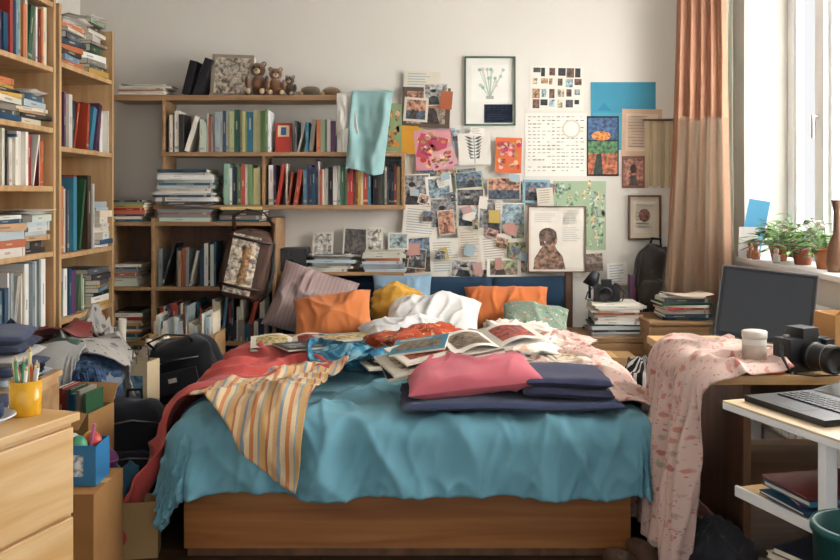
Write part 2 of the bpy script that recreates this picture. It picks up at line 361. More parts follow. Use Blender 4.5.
z=side_stack(3.70,1.60,8,'mix',27,t=(.012,.03)); side_stack(4.0,2.18,7,'mix',28); side_stack(3.7,2.18,6,'dark',29)
loose(T(-1.80,3.4,1.031)@RZ(90),8,.2,.3,.02,.03,12,305)
# ---------------------------------------------------------------- wall shelves (back)
SY=5.1
Z1=wz(95,SY);Z2=wz(152,SY);Z3=wz(205,SY)
b=B('wall_shelf'); t=.03
b.box(wx(113,SY),wx(340,SY),SY,YB-.002,Z1-t,Z1,W_SHELF)
b.box(wx(160,SY),wx(405,SY),SY,YB-.002,Z2-t*.8,Z2,W_SHELF)
b.box(wx(153,SY),wx(405,SY),SY,YB-.002,Z3-t*.8,Z3,W_SHELF)
for px,z0,z1 in ((163,Z3,Z1-t),(263,Z3,Z2-.024),(403,Z3,Z2-.024)):
    b.box(wx(px,SY)-.009,wx(px,SY)+.009,SY+.01,YB-.002,z0,z1,W_SHELF)
b.done(.002)
def brow(px0,px1,z,hr,wr,pal,seed,Y=SY+.015,d=.18,lean=True): rowo(T(wx(px0,Y),Y,z+.001),wx(px1,Y)-wx(px0,Y),hr,d,wr,pal,seed,lean)
brow(167,228,Z2,(.17,.235),(.014,.03),'light',31); brow(229,270,Z2,(.21,.265),(.016,.03),'green',32,lean=False); brow(294,341,Z2,(.14,.2),(.015,.03),'mix',33)
brow(224,260,Z3,(.19,.25),(.015,.03),'green',34,lean=False); brow(268,372,Z3,(.17,.26),(.014,.03),'mix',37); brow(373,400,Z3,(.19,.23),(.015,.03),'dark',36,lean=False)
z=stko(T(wx(190,5.2),5.2,Z3+.001),13,(.28,.36),(.2,.23),(.008,.024),'light',37,5,'stack_of_magazines')
b=B('red_storybook'); Mb=T(wx(275,5.13),5.14,Z2+.001)@RX(-8)
b.box(0,.09,0,.012,0,.17,M_GLOSS,C('#a8362c'),Mb); b.box(.012,.078,-.001,0,.09,.155,M_PAPER,C('#d8c9a0'),Mb); b.box(.03,.06,-.002,-.001,.1,.145,M_PAPER,C('#3a5a8a'),Mb); b.done(.001)
z=stko(T(wx(147,5.2),5.2,Z1+.001),5,(.22,.3),(.19,.22),(.006,.012),'light',38,9,'stack_of_magazines'); loose(T(wx(150,5.2),5.2,Z1+.001+z),4,.3,.2,.04,.01,18,306)
b=B('black_binder')
rnd=random.Random(3)
for i in range(2): book(b,T(wx(182+i*11,5.15),5.14,Z1+.012)@RY(14+i*5),.045,.2+i*.02,.18,C('#1d1d21'),rnd,False)
b.done()
b=B('photo_album'); Mb=T(wx(208,5.12),5.16,Z1+.001)@RY(2)@RX(-8)
b.box(0,.24,0,.05,0,.25,M_LEATH,C('#8a7d6e'),Mb); b.box(.02,.22,-.002,0,.02,.23,M_PHOTO,C('#b0a594'),Mb); b.box(.24,.245,.005,.045,.01,.24,M_PAPER,PAGE,Mb); b.done(.003)
def bear(name,x,y,z,s,col,rot=0):
    b=B(name); b.M=T(x,y,z)@RZ(rot)@Matrix.Scale(s,4); c=C(col); l=C('#c8ad84')
    b.ell(0,0,.36,.27,.23,.36,M_FUR,c); b.ell(0,-.03,.86,.25,.22,.23,M_FUR,c)
    for sx in(-1,1):
        b.ell(sx*.19,0,1.05,.09,.05,.09,M_FUR,c,12); b.ell(sx*.19,-.03,1.05,.055,.035,.055,M_FUR,l,10)
        b.ell(sx*.31,-.12,.45,.09,.13,.22,M_FUR,c,12); b.ell(sx*.22,-.3,.12,.12,.25,.12,M_FUR,c,12); b.ell(sx*.22,-.53,.13,.085,.03,.085,M_FUR,l,10)
        b.ell(sx*.09,-.235,.92,.03,.02,.03,M_PLAST,C('#0a0a0a'),8)
    b.ell(0,-.22,.8,.11,.09,.085,M_FUR,l,12); b.ell(0,-.31,.83,.035,.02,.025,M_PLAST,C('#120c0a'),8)
    return b.done()
bear('teddy_bear',wx(258,5.2),5.2,Z1,.18,'#6e462a'); bear('teddy_bear',wx(275,5.17),5.19,Z1,.15,'#855a38',10); bear('teddy_bear',wx(290,5.2),5.2,Z1,.11,'#5c4a3c',-10)
b=B('hedgehog_figurine')
for px,s,cc in ((310,1.2,'#6e5a44'),(331,1.1,'#8a6b48')):
    x=wx(px,5.18); b.ell(x,5.2,Z1+.025*s,.05*s,.035,.027*s,M_FUR,C(cc),14,nz=.15,sd=px); b.ell(x-.045*s,5.19,Z1+.02,.02,.015,.015,M_FUR,C('#d0b48a'),10); b.ell(x-.064*s,5.19,Z1+.022,.004,.004,.004,M_PLAST,C('#111111'),8)
b.done()
def hang_cloth(name,px0,px1,py0,py1,col,Y,mat=M_CLOTH,seed=0,skew=0,top=.2,wave=.014,topz=None,spread=.04):
    b=B(name); x0,x1=wx(px0,Y),wx(px1,Y); zt=topz if topz else wz(py0,Y); L=zt-wz(py1,Y); tot=L+top
    def f(a,v):
        s=v*tot; x=x0+(x1-x0)*a
        w=wave*(math.sin(a*9+seed+nz(a*2,v*2,seed)*3)+.5*nz(a*6,v*8,seed))*min(1,max(0,(s-top))/.1)
        if s<top: y=Y+top-s; z=zt+.006*nz(a*5,v*9,seed)+.004
        else:
            y=Y-.012+w; z=zt-(s-top)-.02*math.sin(a*5+seed)*((s-top)/L)**2; x+=skew*(s-top)
            x+=(a-.5)*spread*(s-top)/L
        return (x,y,z)
    b.grid(f,40,70,mat,C(col),uvfn=lambda a,v:(a*(x1-x0),v*tot))
    return b.done(solid=-.006)
hang_cloth('white_cloth',337,353,88,132,'#d6d2c8',SY-.012,skew=.05,seed=2,topz=Z1+.006)
hang_cloth('mint_towel',352,393,82,172,'#8db0ae',SY-.02,skew=-.10,seed=4,topz=Z1+.02,wave=.02,spread=-.02)
# ---------------------------------------------------------------- low shelf units at back-left
b=B('storage_shelf'); Yf=4.99
def PX(p): return wx(p,Yf)
xs=[PX(110),PX(153),PX(274)]
zz=[.04,.36,wz(342,Yf),wz(287,Yf),wz(222,Yf)]
for x in xs: b.box(x-.011,x+.011,Yf,YB-.016,0,wz(218,Yf),W_SHELF)
for z in zz: b.box(xs[0]+.011,xs[2]-.011,Yf+.004,YB-.016,z-.022,z,W_SHELF)
b.box(xs[0],xs[2],YB-.03,YB-.018,.0,wz(218,Yf),W_DARK)
b.done(.002)
def lrow(px0,px1,z,hr,wr,pal,seed,lean=True): rowo(T(wx(px0,Yf+.02),Yf+.025,z+.001),wx(px1,Yf)-wx(px0,Yf),hr,.2,wr,pal,seed,lean)
lrow(157,215,zz[3],(.19,.27),(.012,.025),'light',41); lrow(218,268,zz[3],(.2,.27),(.02,.03),'dark',45)
lrow(157,235,zz[2],(.16,.24),(.015,.03),'mix',42); lrow(236,268,zz[2],(.18,.25),(.02,.03),'dark',43)
lrow(157,266,zz[1],(.2,.27),(.02,.04),'dark',44)
for px,z,n,pal,sd,w in ((132,zz[4],8,'mix',51,.19),(132,zz[3],7,'light',52,.18),(132,zz[2],10,'mix',53,.18),(190,zz[4],4,'light',54,.3),(245,zz[4],5,'dark',55,.24),(132,zz[1],8,'mix',56,.18)):
    stko(T(wx(px,5.15),5.15,z+.001),n,(w-.02,w),(.2,.23),(.010,.022),pal,sd,4,'stack_of_magazines')
loose(T(wx(190,5.12),5.12,zz[4]+.075),5,.3,.2,.03,.02,14,307)
# ---------------------------------------------------------------- BED
RB=(-.80,.765,3.25,5.6); ZT=.49; RR=.09
def Dw(u,v):
    d=.013*nz(u*2.3,v*2.3,1)+.012*nz(u*6,v*4,2)
    d+=.014*ridge(u*3+v*.8,v*2.2-u*.5,5)**4 + .009*ridge(u*7,v*5,8)**3
    return d
def drape(u,v,R,zt,r,off=0,slope=.12,amp=.028,fr=17,fz=.012,disp=0,seed=0,dropstart=.02,spread=.8):
    x0,x1,y0,y1=R; cx=min(max(u,x0),x1); cy=min(max(v,y0),y1); dx,dy=u-cx,v-cy; d=math.hypot(dx,dy)
    o=off+disp
    if d<1e-7: return Vector((u,v,zt+o))
    nx,ny=dx/d,dy/d; a=min(d/r,math.pi/2)
    out=(r+o)*math.sin(a); z=zt-r+(r+o)*math.cos(a); rem=d-r*math.pi/2
    if rem>0: z-=rem*math.cos(slope); out+=rem*math.sin(slope)
    s=cx*abs(ny)+cy*abs(nx)+math.atan2(abs(ny),abs(nx))*.25
    k=min(1,max(0,d-dropstart)/.22)
    out+=amp*k*(math.sin(s*fr+2.2*nz(s*2,seed,0)+1.2*nz(u*2,v*2,seed))+.5*math.sin(s*fr*2.3+seed+nz(u*3,v*3,seed)*2))+amp*k*.6
    if z<fz:
        e=fz-z; out+=e*spread; z=fz+.006*(1+nz(u*9,v*9,3))+min(.02,e*.1)*abs(math.sin(e*30+s*5))
    return Vector((cx+nx*out,cy+ny*out,z))
b=B('bed')
bx0,bx1=-.842,.752
b.box(bx0,bx1,3.205,3.232,.03,.245,W_BED); b.box(bx0,bx0+.026,3.232,5.24,.03,.245,W_BED); b.box(bx1-.026,bx1,3.232,5.24,.03,.245,W_BED)
b.box(bx0+.03,bx1-.03,3.29,5.2,0,.05,W_DARK); b.box(bx0+.026,bx1-.026,3.232,5.24,.18,.2,W_BED)
b.box(bx0+.01,bx1-.01,3.215,3.23,0,.03,W_DARK)
hx0,hx1=-.86,wx(564,5.3)
hc=C('#20384e')
for i in range(4):
    a=hx0+(hx1-hx0)*i/4; c2=hx0+(hx1-hx0)*(i+1)/4
    def f(p,q,a=a,c2=c2):
        x=a+(c2-a)*p; z=.2+(wz(277,5.27)-.2)*q
        return (x,5.27-.04*((1-abs(2*p-1)**6)*(1-abs(2*q-1)**10))**.5,z)
    b.grid(f,20,20,M_CLOTH,hc)
b.box(hx0,hx1,5.268,5.33,.0,wz(277,5.27),M_CLOTH,hc)
for x in (hx0-.025,hx1+.025): b.box(x-.022,x+.022,5.27,5.325,0,wz(270,5.27),W_DARK)
b.done(.004)
b=B('mattress'); b.box(-.815,.735,3.26,5.215,.201,.45,M_CLOTH,C('#d8d4cb')); b.done(.04)
b=B('teal_duvet')
U0,U1,V0,V1=RB[0]-.31,RB[1]+.33,RB[2]-.30,5.12
def duv(a,v):
    u=U0+(U1-U0)*a; w=V0+(V1-V0)*v; w+=.03*nz(u*2.5,3,1)*(1-v)**6
    hg=min(1.2,max(0,RB[2]+.03-w)/.3)
    dd=Dw(u,w)+.012*ridge(u*5+w*2,w*3,12)**3
    dd+=hg*(.030*ridge(u*3.6+w*2.2,w*1.1,21)**2+.018*ridge(u*8-w*3,w*2.4,23)**2+.010*nz(u*14,w*4,4))
    dd+=(1-hg)*max(0,1-abs(w-3.4)/.5)*.016*ridge(u*6,w*2.2,31)**3
    return drape(u,w,RB,ZT,RR,disp=dd,amp=.018,fr=11,slope=.05)
b.grid(duv,260,260,M_DUVET,C('#699dac'),uvfn=lambda a,v:(a*2.2,v*2.2))
b.done(solid=.014)
def layer(name,P,off,mat,col='#ffffff',n=110,amp=.016,fr=13,slope=.12,seed=0,wr=.008,solid=.006,spread=.8,R=RB,zt=ZT,r=RR,dw=True,fs=0,jag=.02,fz=.012):
    (a0,a1),(b0,b1),(c0,c1),(d0,d1)=P
    def q(a,v):
        ea=a; ev=v
        x=a0*(1-ea)*(1-ev)+b0*ea*(1-ev)+c0*ea*ev+d0*(1-ea)*ev; y=a1*(1-ea)*(1-ev)+b1*ea*(1-ev)+c1*ea*ev+d1*(1-ea)*ev
        return x+jag*nz(v*4,seed,a*2),y+jag*nz(a*4,seed+5,v*2)
    b=B(name)
    def f(a,v):
        u,w=q(a,v); dd=(Dw(u,w) if dw else 0)+wr*(.5+nz(u*7,w*7,seed+3))+wr*2.2*ridge(u*4+seed,w*4,seed+7)**3
        if dw:
            hg=min(1.2,max(0,RB[2]+.03-w)/.3); dd+=hg*.02
        return drape(u,w,R,zt,r,off,slope,amp,fr,disp=dd,seed=fs,spread=spread,fz=fz)
    b.grid(f,n,n,mat,C(col),uvfn=lambda a,v:q(a,v))
    return b.done(solid=-solid)
layer('red_throw_blanket',((-.38,3.74),(-.36,4.55),(-1.52,4.35),(-1.42,2.98)),.030,M_CLOTH,'#bb4e48',slope=.32,amp=.03,seed=2,wr=.018,n=140)
layer('striped_blanket',((-.31,3.94),(-.55,3.78),(-.82,3.26),(-.42,2.99)),.066,P_STRIPE,seed=4,slope=.1,wr=.010)
layer('floral_blanket',((.66,3.34),(.12,4.75),(1.5,4.55),(1.42,3.04)),.032,P_FLORAL,seed=6,slope=.30,amp=.03,wr=.02,n=130)
layer('blue_tie_dye_scarf',((-.48,3.90),(-.55,4.4),(-.10,4.5),(-.14,3.80)),.055,P_BLUEP,seed=9,wr=.024,n=60)
def pillow(name,c,w,l,h,M,mat=M_CLOTH,col='#ffffff',seed=0,wr=.012,conc=.07):
    b=B(name); b.M=T(*c)@M
    def mk(sg):
        def f(a,v):
            u=2*a-1; q=2*v-1; x=w/2*u*(1-conc*(1-q*q)*abs(u)**2); y=l/2*q*(1-conc*(1-u*u)*abs(q)**2)
            e=max(0,(1-abs(u)**3.0)*(1-abs(q)**3.0))
            t=h/2*e**.5; k=e**.4
            t+=k*(wr*nz(x*8,y*8,seed)+wr*.9*ridge(x*5+seed,y*5,seed+sg)**4+wr*.5*ridge(x*12+seed,y*5,seed+sg)**3)
            return (x,y,sg*max(0,t) if sg>0 else -max(0,t)*.8)
        return f
    b.grid(mk(1),50,50,mat,C(col),uvfn=lambda a,v:(a*w,v*l)); b.grid(mk(-1),40,40,mat,C(col),uvfn=lambda a,v:(a*w,v*l),flip=True)
    return b.done()
pillow('mauve_pillow',(wx(311,4.98),4.99,.69),.44,.40,.17,RY(18)@RX(62),P_MAUVE,seed=1,wr=.026)
pillow('orange_pillow',(wx(333,4.74),4.74,.645),.42,.29,.16,RY(-8)@RX(48),col='#cf7c48',seed=2,wr=.02)
pillow('blue_pillow',(wx(402,5.06),5.10,.705),.34,.28,.12,RX(70),col='#7f9cb0',seed=3)
pillow('white_pillow',(wx(432,4.80),4.80,.61),.52,.36,.22,RZ(-6)@RX(29),col='#d8d6d2',seed=4,wr=.02)
pillow('white_pillow',(wx(405,4.50),4.50,.58),.44,.3,.16,RZ(12)@RX(12),col='#d2d0cd',seed=14,wr=.022)
pillow('orange_pillow',(wx(507,5.08),5.07,.655),.48,.27,.15,RX(54),col='#cf7440',seed=5,wr=.02)
pillow('green_patterned_pillow',(wx(534,4.84),4.80,.60),.36,.3,.14,RX(32)@RZ(-8),P_GREENP,seed=6,wr=.02)
pillow('coral_pillow',(wx(470,3.42),3.42,.605),.51,.33,.125,RZ(7)@RX(6)@RY(-5),col='#c0626c',seed=7,wr=.014)
def crumple(name,c,a,bb,h,mat,col='#ffffff',seed=0,rot=0,n=64,fold=.25):
    b=B(name); b.M=T(*c)@RZ(rot)
    def f(i,j):
        t=i*2*math.pi; p=(j-.5)*math.pi
        v=Vector((math.cos(p)*math.cos(t),math.cos(p)*math.sin(t),math.sin(p)))
        k=1+.25*nz(v.x*1.4+seed,v.y*1.4,v.z*1.4)+fold*.45*(ridge(v.x*2.2+seed,v.y*2.2,v.z*1.2+seed)**2-.3)+fold*.22*(ridge(v.x*4,v.y*3+seed,v.z*4)**2-.3)
        return (a*v.x*k,bb*v.y*k,max(.001+.002*(j),h*.42+h*.55*v.z*k))
    b.grid(f,n,n//2,mat,C(col),uvfn=lambda i,j:(a*2.2*i*2,bb*2*j))
    return b.done()
ZB=.52
crumple('yellow_shirt',(wx(396,4.96),4.96,.60),.15,.08,.20,M_CLOTH,'#c9983c',1)
crumple('red_patterned_scarf',(wx(426,4.12),4.12,ZB),.26,.17,.17,P_REDPAT,seed=3,rot=20,fold=.5)
crumple('white_floral_shirt',(wx(514,4.22),4.25,ZB),.22,.2,.17,P_WHITEF,seed=5,fold=.6)
crumple('teal_shirt',(wx(352,4.12),4.05,ZB-.005),.15,.13,.10,P_BLUEP,seed=8,fold=.6)
crumple('white_blouse',(wx(560,4.4),4.45,ZB),.15,.18,.10,P_FLORAL,seed=28,fold=.5)
loose(T(wx(555,4.0),4.02,ZB+.035)@RZ(-20),4,.2,.28,.05,.05,40,310)
loose(T(wx(395,4.3),4.42,ZB+.04)@RZ(10),4,.22,.28,.06,.05,40,311)
def softslab(b,c,w,l,h,M,mat,col,seed):
    def mk(sg):
        def f(a,v):
            u=2*a-1;q=2*v-1; e=max(0,(1-abs(u)**10)*(1-abs(q)**8))**.5
            x=w/2*u; y=l/2*q
            return (x+.008*nz(q*3,seed,0),y+.012*nz(u*3,seed,1),sg*h/2*e+(.5*h*.4*nz(x*6,y*6,seed))*e+.012*nz(x*3,y*3,9))
        return f
    MM=T(*c)@M
    b.grid(mk(1),40,24,mat,C(col),M=MM); b.grid(mk(-1),40,24,mat,C(col),M=MM,flip=True)
b=B('folded_navy_quilt')
softslab(b,(wx(505,3.45),3.42,.532),.80,.46,.032,RZ(1),M_CLOTH,'#1f2c4c',1)
softslab(b,(.55,3.44,.567),.33,.38,.042,RZ(-3),M_CLOTH,'#20243c',2); softslab(b,(.55,3.45,.603),.32,.36,.038,RZ(-1),M_CLOTH,'#242946',3)
b.done()
def magazine(b,c,w,l,M,col,seed=0,openb=False,t=.008):
    rnd=random.Random(seed); MM=T(*c)@M; cols=['#c9b79c','#7a6a58','#a04a3e','#3f6f86','#c8b47a','#8a8f8a']
    if not openb:
        b.box(-w/2,w/2,-l/2,l/2,0,t,M_PAPER,PAGE,MM); b.box(-w/2-.001,w/2+.001,-l/2-.001,l/2+.001,t,t+.0012,M_GLOSS,col,MM)
        b.box(-w*.40,w*.40,-l*.34,l*.22,t+.0012,t+.0018,M_PHOTO,C(rnd.choice(cols)),MM); b.box(-w*.4,w*.2,l*.32,l*.4,t+.0012,t+.0018,M_PAPER,C(rnd.choice(cols)),MM)
    else:
        for sg in(-1,1):
            def f(a,v,sg=sg): x=sg*w*a; return (x,(v-.5)*l,.004+.028*math.sin(min(1,a*1.25)*math.pi*.8)*(1-.4*a)+.003*nz(a*3,v*3,seed))
            b.grid(f,14,6,M_PAPER,C('#ddd7ca'),M=MM,flip=sg<0)
            def g(a,v,sg=sg): x,y,z=f(.12+.75*a,.15+.7*v); return (x,y,z+.0012)
            b.grid(g,10,4,M_PHOTO,C(rnd.choice(cols)),M=MM,flip=sg<0)
            b.box(min(0,sg*w),max(0,sg*w),-l/2,l/2,-.003,.001,M_PAPER,col,MM)
b=B('pile_of_magazines')
tilt=RY(-9)@RX(7)
magazine(b,(wx(440,3.55),3.57,.632),.46,.26,RZ(10)@tilt,C('#2f3a40'),1,t=.014)
magazine(b,(wx(432,3.55),3.55,.649),.40,.24,RZ(20)@tilt,C('#c8c0b0'),2,t=.012)
magazine(b,(wx(450,3.55),3.55,.666),.38,.24,RZ(12)@tilt,C('#6b5a52'),12,t=.010)
magazine(b,(wx(430,3.55),3.55,.680),.30,.22,RZ(24)@tilt,C('#d5cdbd'),13,t=.008)
magazine(b,(wx(420,3.55),3.58,.690),.22,.20,RZ(-8)@tilt,C('#3f7a92'),3)
magazine(b,(wx(490,3.6),3.60,.708),.19,.23,RZ(16)@RY(-7)@RX(7),C('#e0dacd'),4,True)
b.done()
b=B('stack_of_magazines')
magazine(b,(wx(395,3.9),3.92,.56),.30,.24,RZ(18)@RX(3),C('#d8d0c0'),8); magazine(b,(wx(412,3.95),3.95,.572),.3,.22,RZ(-8),C('#8a4a40'),9); magazine(b,(wx(545,3.8),3.84,.56),.24,.28,RZ(-24),C('#cfc7b8'),18)
magazine(b,(wx(470,3.95),3.98,.60),.34,.22,RZ(8),C('#4a4c50'),19,t=.03)
b.done()
b=B('open_magazine')
magazine(b,(wx(292,4.3),4.33,.575),.2,.24,RZ(10)@RX(4),C('#cfcabc'),5,True); magazine(b,(wx(330,4.35),4.2,.578),.3,.2,RZ(-14),C('#3a3836'),6); magazine(b,(wx(285,4.3),4.5,.570),.3,.2,RZ(12),C('#8a7464'),7)
magazine(b,(wx(345,4.3),4.35,.598),.28,.2,RZ(24),C('#b9b2a4'),17); magazine(b,(wx(310,4.3),4.18,.588),.26,.2,RZ(30),C('#2c2e33'),27)
b.done()
# ---------------------------------------------------------------- POSTERS
POFF=[0.0008]
class Poster:
    def __init__(s,name,x0,y0,x1,y1,bg='#e6e0d4',rot=0,b=None,Y=None,mat=M_PAPER,tilt=0):
        s.own=b is None; s.b=b or B(name); Y0=YB if Y is None else Y
        s.w=(x1-x0)*5.34/F; s.h=(y1-y0)*5.34/F; POFF[0]+=.0007
        s.M=T(wx((x0+x1)/2,5.34),Y0-POFF[0],wz((y0+y1)/2,5.34))@RY(rot)@RX(tilt); s.k=0
        s.b.cb(0,0,0,s.w,.0004,s.h,mat,C(bg),M=s.M)
    def q(s,pts,c,m=M_PAPER):
        s.k+=1; y=-.0003-.0001*s.k
        s.b.add([((p[0]-.5)*s.w,y,(.5-p[1])*s.h) for p in pts],[tuple(range(len(pts)))],m,C(c) if isinstance(c,str) else c,M=s.M)
    def r(s,u0,v0,u1,v1,c,m=M_PAPER): s.q([(u0,v1),(u1,v1),(u1,v0),(u0,v0)],c,m)
    def e(s,cx,cy,rx,ry,c,m=M_PAPER,n=14): s.q([(cx+rx*math.cos(-i*2*math.pi/n),cy-ry*math.sin(-i*2*math.pi/n)*-1) for i in range(n)],c,m)
    def text(s,u0,v0,u1,v1,n,c='#9a958a',seed=0):
        rn=random.Random(seed); dv=(v1-v0)/n
        for i in range(n):
            s.k-=1; s.r(u0,v0+i*dv,u0+(u1-u0)*rn.uniform(.6,1),v0+i*dv+dv*.35,c)
    def fin(s): 
        if s.own: return s.b.done()
def frame(b,P,t,d,mat,col):
    w,h=P.w,P.h
    for x0,x1,z0,z1 in ((-w/2-t,w/2+t,h/2,h/2+t),(-w/2-t,w/2+t,-h/2-t,-h/2),(-w/2-t,-w/2,-h/2,h/2),(w/2,w/2+t,-h/2,h/2)):
        b.box(x0,x1,-d,.0,z0,z1,mat,col,P.M)
p=Poster('framed_botanical_print',466,58,514,124,'#dcd9cf'); frame(p.b,p,.009,.018,M_PLAST,C('#3c5a4a'))
p.r(.12,.1,.88,.66,'#e2dfd6'); rn=random.Random(8)
for i in range(16):
    x=.5+rn.uniform(-.28,.28); y=rn.uniform(.16,.45); p.k=2+i%8; p.q([(.495,.6),(.505,.6),(x+.006,y),(x-.006,y)],'#9ab09a'); p.e(x,y,.035,.026,rn.choice(['#b9c9b4','#8fae98','#d6b8ac','#a3b8b4']))
p.k=12; p.r(.42,.57,.58,.62,'#a0a99a'); p.r(.38,.7,.97,.98,'#1c2536'); p.text(.44,.74,.9,.95,6,'#7a8498'); p.fin()
p=Poster('collage_poster',530,66,584,110,'#dcd6c9',1)
rn=random.Random(2)
for i in range(24): 
    u=.04+(i%6)*.155+rn.uniform(0,.02); v=.04+(i//6)*.24; p.k=i%3; p.r(u,v,u+rn.uniform(.06,.14),v+rn.uniform(.1,.22),rn.choice(['#4a4a4e','#b08a6a','#8a8f92','#c0b49a','#6a4d40','#9ab0b4','#2d2d30']),M_PHOTO)
p.fin()
p=Poster('printed_calendar',525,113,587,176,'#dfdbd0')
for i in range(12):
    for j in range(16):
        if rn.random()<.8: p.k=1; p.r(.05+i*.077,.05+j*.057,.05+i*.077+rn.uniform(.03,.065),.05+j*.057+.018,rn.choice(['#a7a39a','#b5b0a5','#8a867e']))
p.k=2; p.e(.75,.25,.15,.15,'#c8bea8'); p.e(.75,.25,.12,.12,'#dfdbd0'); p.fin()
p=Poster('blue_poster',591,82,656,150,'#4089a2'); p.r(.03,.45,.97,.97,'#4a94aa'); p.q([(.1,.42),(.2,.3),(.32,.42)],'#2d7d9a'); p.fin()
p=Poster('landscape_photo',587,116,619,176,'#16202c'); p.r(.04,.03,.96,.4,'#3a5a82',M_PHOTO); p.e(.45,.33,.3,.08,'#e38a3a',M_PHOTO); p.r(.04,.42,.96,.62,'#4a7a4a',M_PHOTO); p.r(.04,.62,.96,.97,'#b0643c',M_PHOTO); p.q([(.2,.97),(.5,.97),(.45,.6),(.3,.65)],'#1c2c1c',M_PHOTO); p.fin()
p=Poster('text_poster',622,109,662,156,'#c0a086',1); p.r(.1,.1,.9,.9,'#cbb39c'); p.text(.15,.15,.85,.85,11,'#a08468',3); p.fin()
p=Poster('printed_photo',622,156,645,188,'#7a5448'); p.r(.08,.08,.92,.92,'#a8705a',M_PHOTO); p.e(.5,.4,.14,.14,'#3a2a26'); p.q([(.3,.92),(.7,.92),(.62,.6),(.38,.6)],'#4a302a',M_PHOTO); p.fin()
b=B('hanging_scroll'); 
for i in range(9): b.box(wx(645+i*4,5.34),wx(648.6+i*4,5.34),YB-.008,YB-.003,wz(188-(i%2)*2,5.34),wz(121,5.34),M_PAPER,C(['#b8a686','#ab9a7a','#c2b292'][i%3]))
b.box(wx(643,5.34),wx(682,5.34),YB-.014,YB-.002,wz(121,5.34),wz(119,5.34),W_DARK); b.done()
p=Poster('green_painting',553,181,606,250,'#9cae90'); rn=random.Random(4)
for i in range(60):
    x=rn.uniform(.05,.95); y=rn.uniform(.06,.94); p.k=i%12; p.e(x,y,rn.uniform(.02,.05),rn.uniform(.04,.12),rn.choice(['#86a57d','#b6c4a0','#7c9c80','#c9b98c','#9ab2a0','#aebca6']),M_PHOTO)
p.k=13; p.q([(.6,.95),(.64,.95),(.63,.4),(.62,.4)],'#6c8460'); p.fin()
p=Poster('framed_photo',630,197,659,238,'#c9bda8'); frame(p.b,p,.011,.016,W_DARK,C('#8a4a2a')); p.r(.12,.12,.88,.88,'#d0c7b6'); p.text(.2,.2,.8,.8,7); p.e(.5,.45,.2,.16,'#8a5c4a',M_PHOTO); p.fin()
b=B('photo_collage'); rn=random.Random(12)
def ph(x0,y0,x1,y1,kind='col',bg=None,rot=None):
    rot=rn.uniform(-6,6) if rot is None else rot
    p=Poster('',x0,y0,x1,y1,bg or rn.choice(['#d8d1c3','#ccc4b3','#e0dbd0']),rot,b)
    if kind=='col':
        m=rn.choice([.03,.05,.1]); p.r(m,m,1-m,1-m,rn.choice(['#a89888','#8aa0a8','#b0826a','#98a07a','#8a7a70','#b99880','#6a7a88']),M_PHOTO)
        if rn.random()<.7: p.r(m,.55,1-m,1-m,rn.choice(['#5a4a40','#7a8a78','#9a8a78','#4a5560']),M_PHOTO)
        if rn.random()<.6:
            c=rn.choice(['#3a2e2a','#2a3038','#7a4a38','#a98068']); x=rn.uniform(.35,.65); p.q([(x-.17,1-m),(x+.17,1-m),(x+.1,.58),(x+.04,.5),(x-.04,.5),(x-.1,.58)],c,M_PHOTO); p.e(x,.42,.07,.09,rn.choice(['#c9a080','#a87858','#d8b89c']))
    elif kind=='bw':
        p.r(.04,.04,.96,.96,rn.choice(['#8a8a8a','#a8a6a2','#6a6a6a']),M_PHOTO); x=rn.uniform(.35,.65); p.q([(x-.25,.96),(x+.25,.96),(x+.18,.62),(x+.05,.55),(x-.05,.55),(x-.18,.62)],'#3a3a3c',M_PHOTO); p.e(x,.42,.1,.14,'#a8a49e'); p.e(x,.33,.12,.08,'#2c2c2e')
    elif kind=='txt': p.text(.1,.1,.9,.9,max(4,int((y1-y0)/3)),rn.choice(['#a7a298','#a99a88','#9aa6ae']),int(x0))
    elif kind=='leaf':
        for i in range(7):
            y=.2+.1*i; p.k=i%5
            for sg in(-1,1): p.q([(.5,y),(.5+sg*.12,y-.07),(.5+sg*.3*(1-i*.07),y-.12),(.5+sg*.14,y+.01)][::-sg],'#5f6a66',M_PHOTO)
        p.q([(.49,.95),(.51,.95),(.51,.1),(.49,.1)],'#5f6a66')
    elif kind=='dots':
        for i in range(26): p.k=i%8; p.e(rn.uniform(.12,.88),rn.uniform(.12,.88),.09,.07,rn.choice(['#b8402e','#c88a3a','#a9355a','#d0a888','#9a8a4a','#d89aa0']),M_PHOTO if i%3 else M_PAPER)
for i in range(60):
    x=rn.uniform(400,540); y=rn.uniform(124,262)
    if 505<x and y>190: continue
    if x>474 and y<176: continue
    if 448<x and y<166: continue
    ph(x,y,x+rn.uniform(9,24),y+rn.uniform(9,24),rn.choice(['col','bw','col','txt','none']),rn.choice([None,None,None,None,'#b8a25a','#b88a80','#9aacb4','#c8c2b4']),rn.uniform(-14,14))
ph(404,72,440,92,'txt','#d0c8b4'); ph(402,88,450,128,'col','#5a4c40',2); ph(424,84,448,106,'bw'); ph(404,98,428,122,'col'); ph(452,130,460,142,'col')
ph(397,126,418,154,'none','#c98f2e',3); ph(415,130,452,170,'dots','#c58a90',-4); ph(418,136,446,160,'dots','#b04a60',12); ph(430,150,456,168,'dots','#c89aa0',-20)
ph(458,133,490,165,'leaf','#d5d0c5',-3); ph(495,138,521,173,'dots','#c8683c',2); ph(470,128,484,136,'txt')
ph(522,180,549,203,'col','#7fa0ac',1); ph(487,178,520,200,'col','#d0c3a8'); ph(455,172,482,188,'col','#b0c08a'); ph(456,189,484,206,'bw')
ph(402,174,430,206,'bw'); ph(426,176,452,202,'col'); ph(403,206,438,238,'txt'); ph(430,198,457,228,'bw'); ph(401,236,432,274,'col','#ccc4b2'); ph(430,238,462,276,'txt','#d6d0c3')
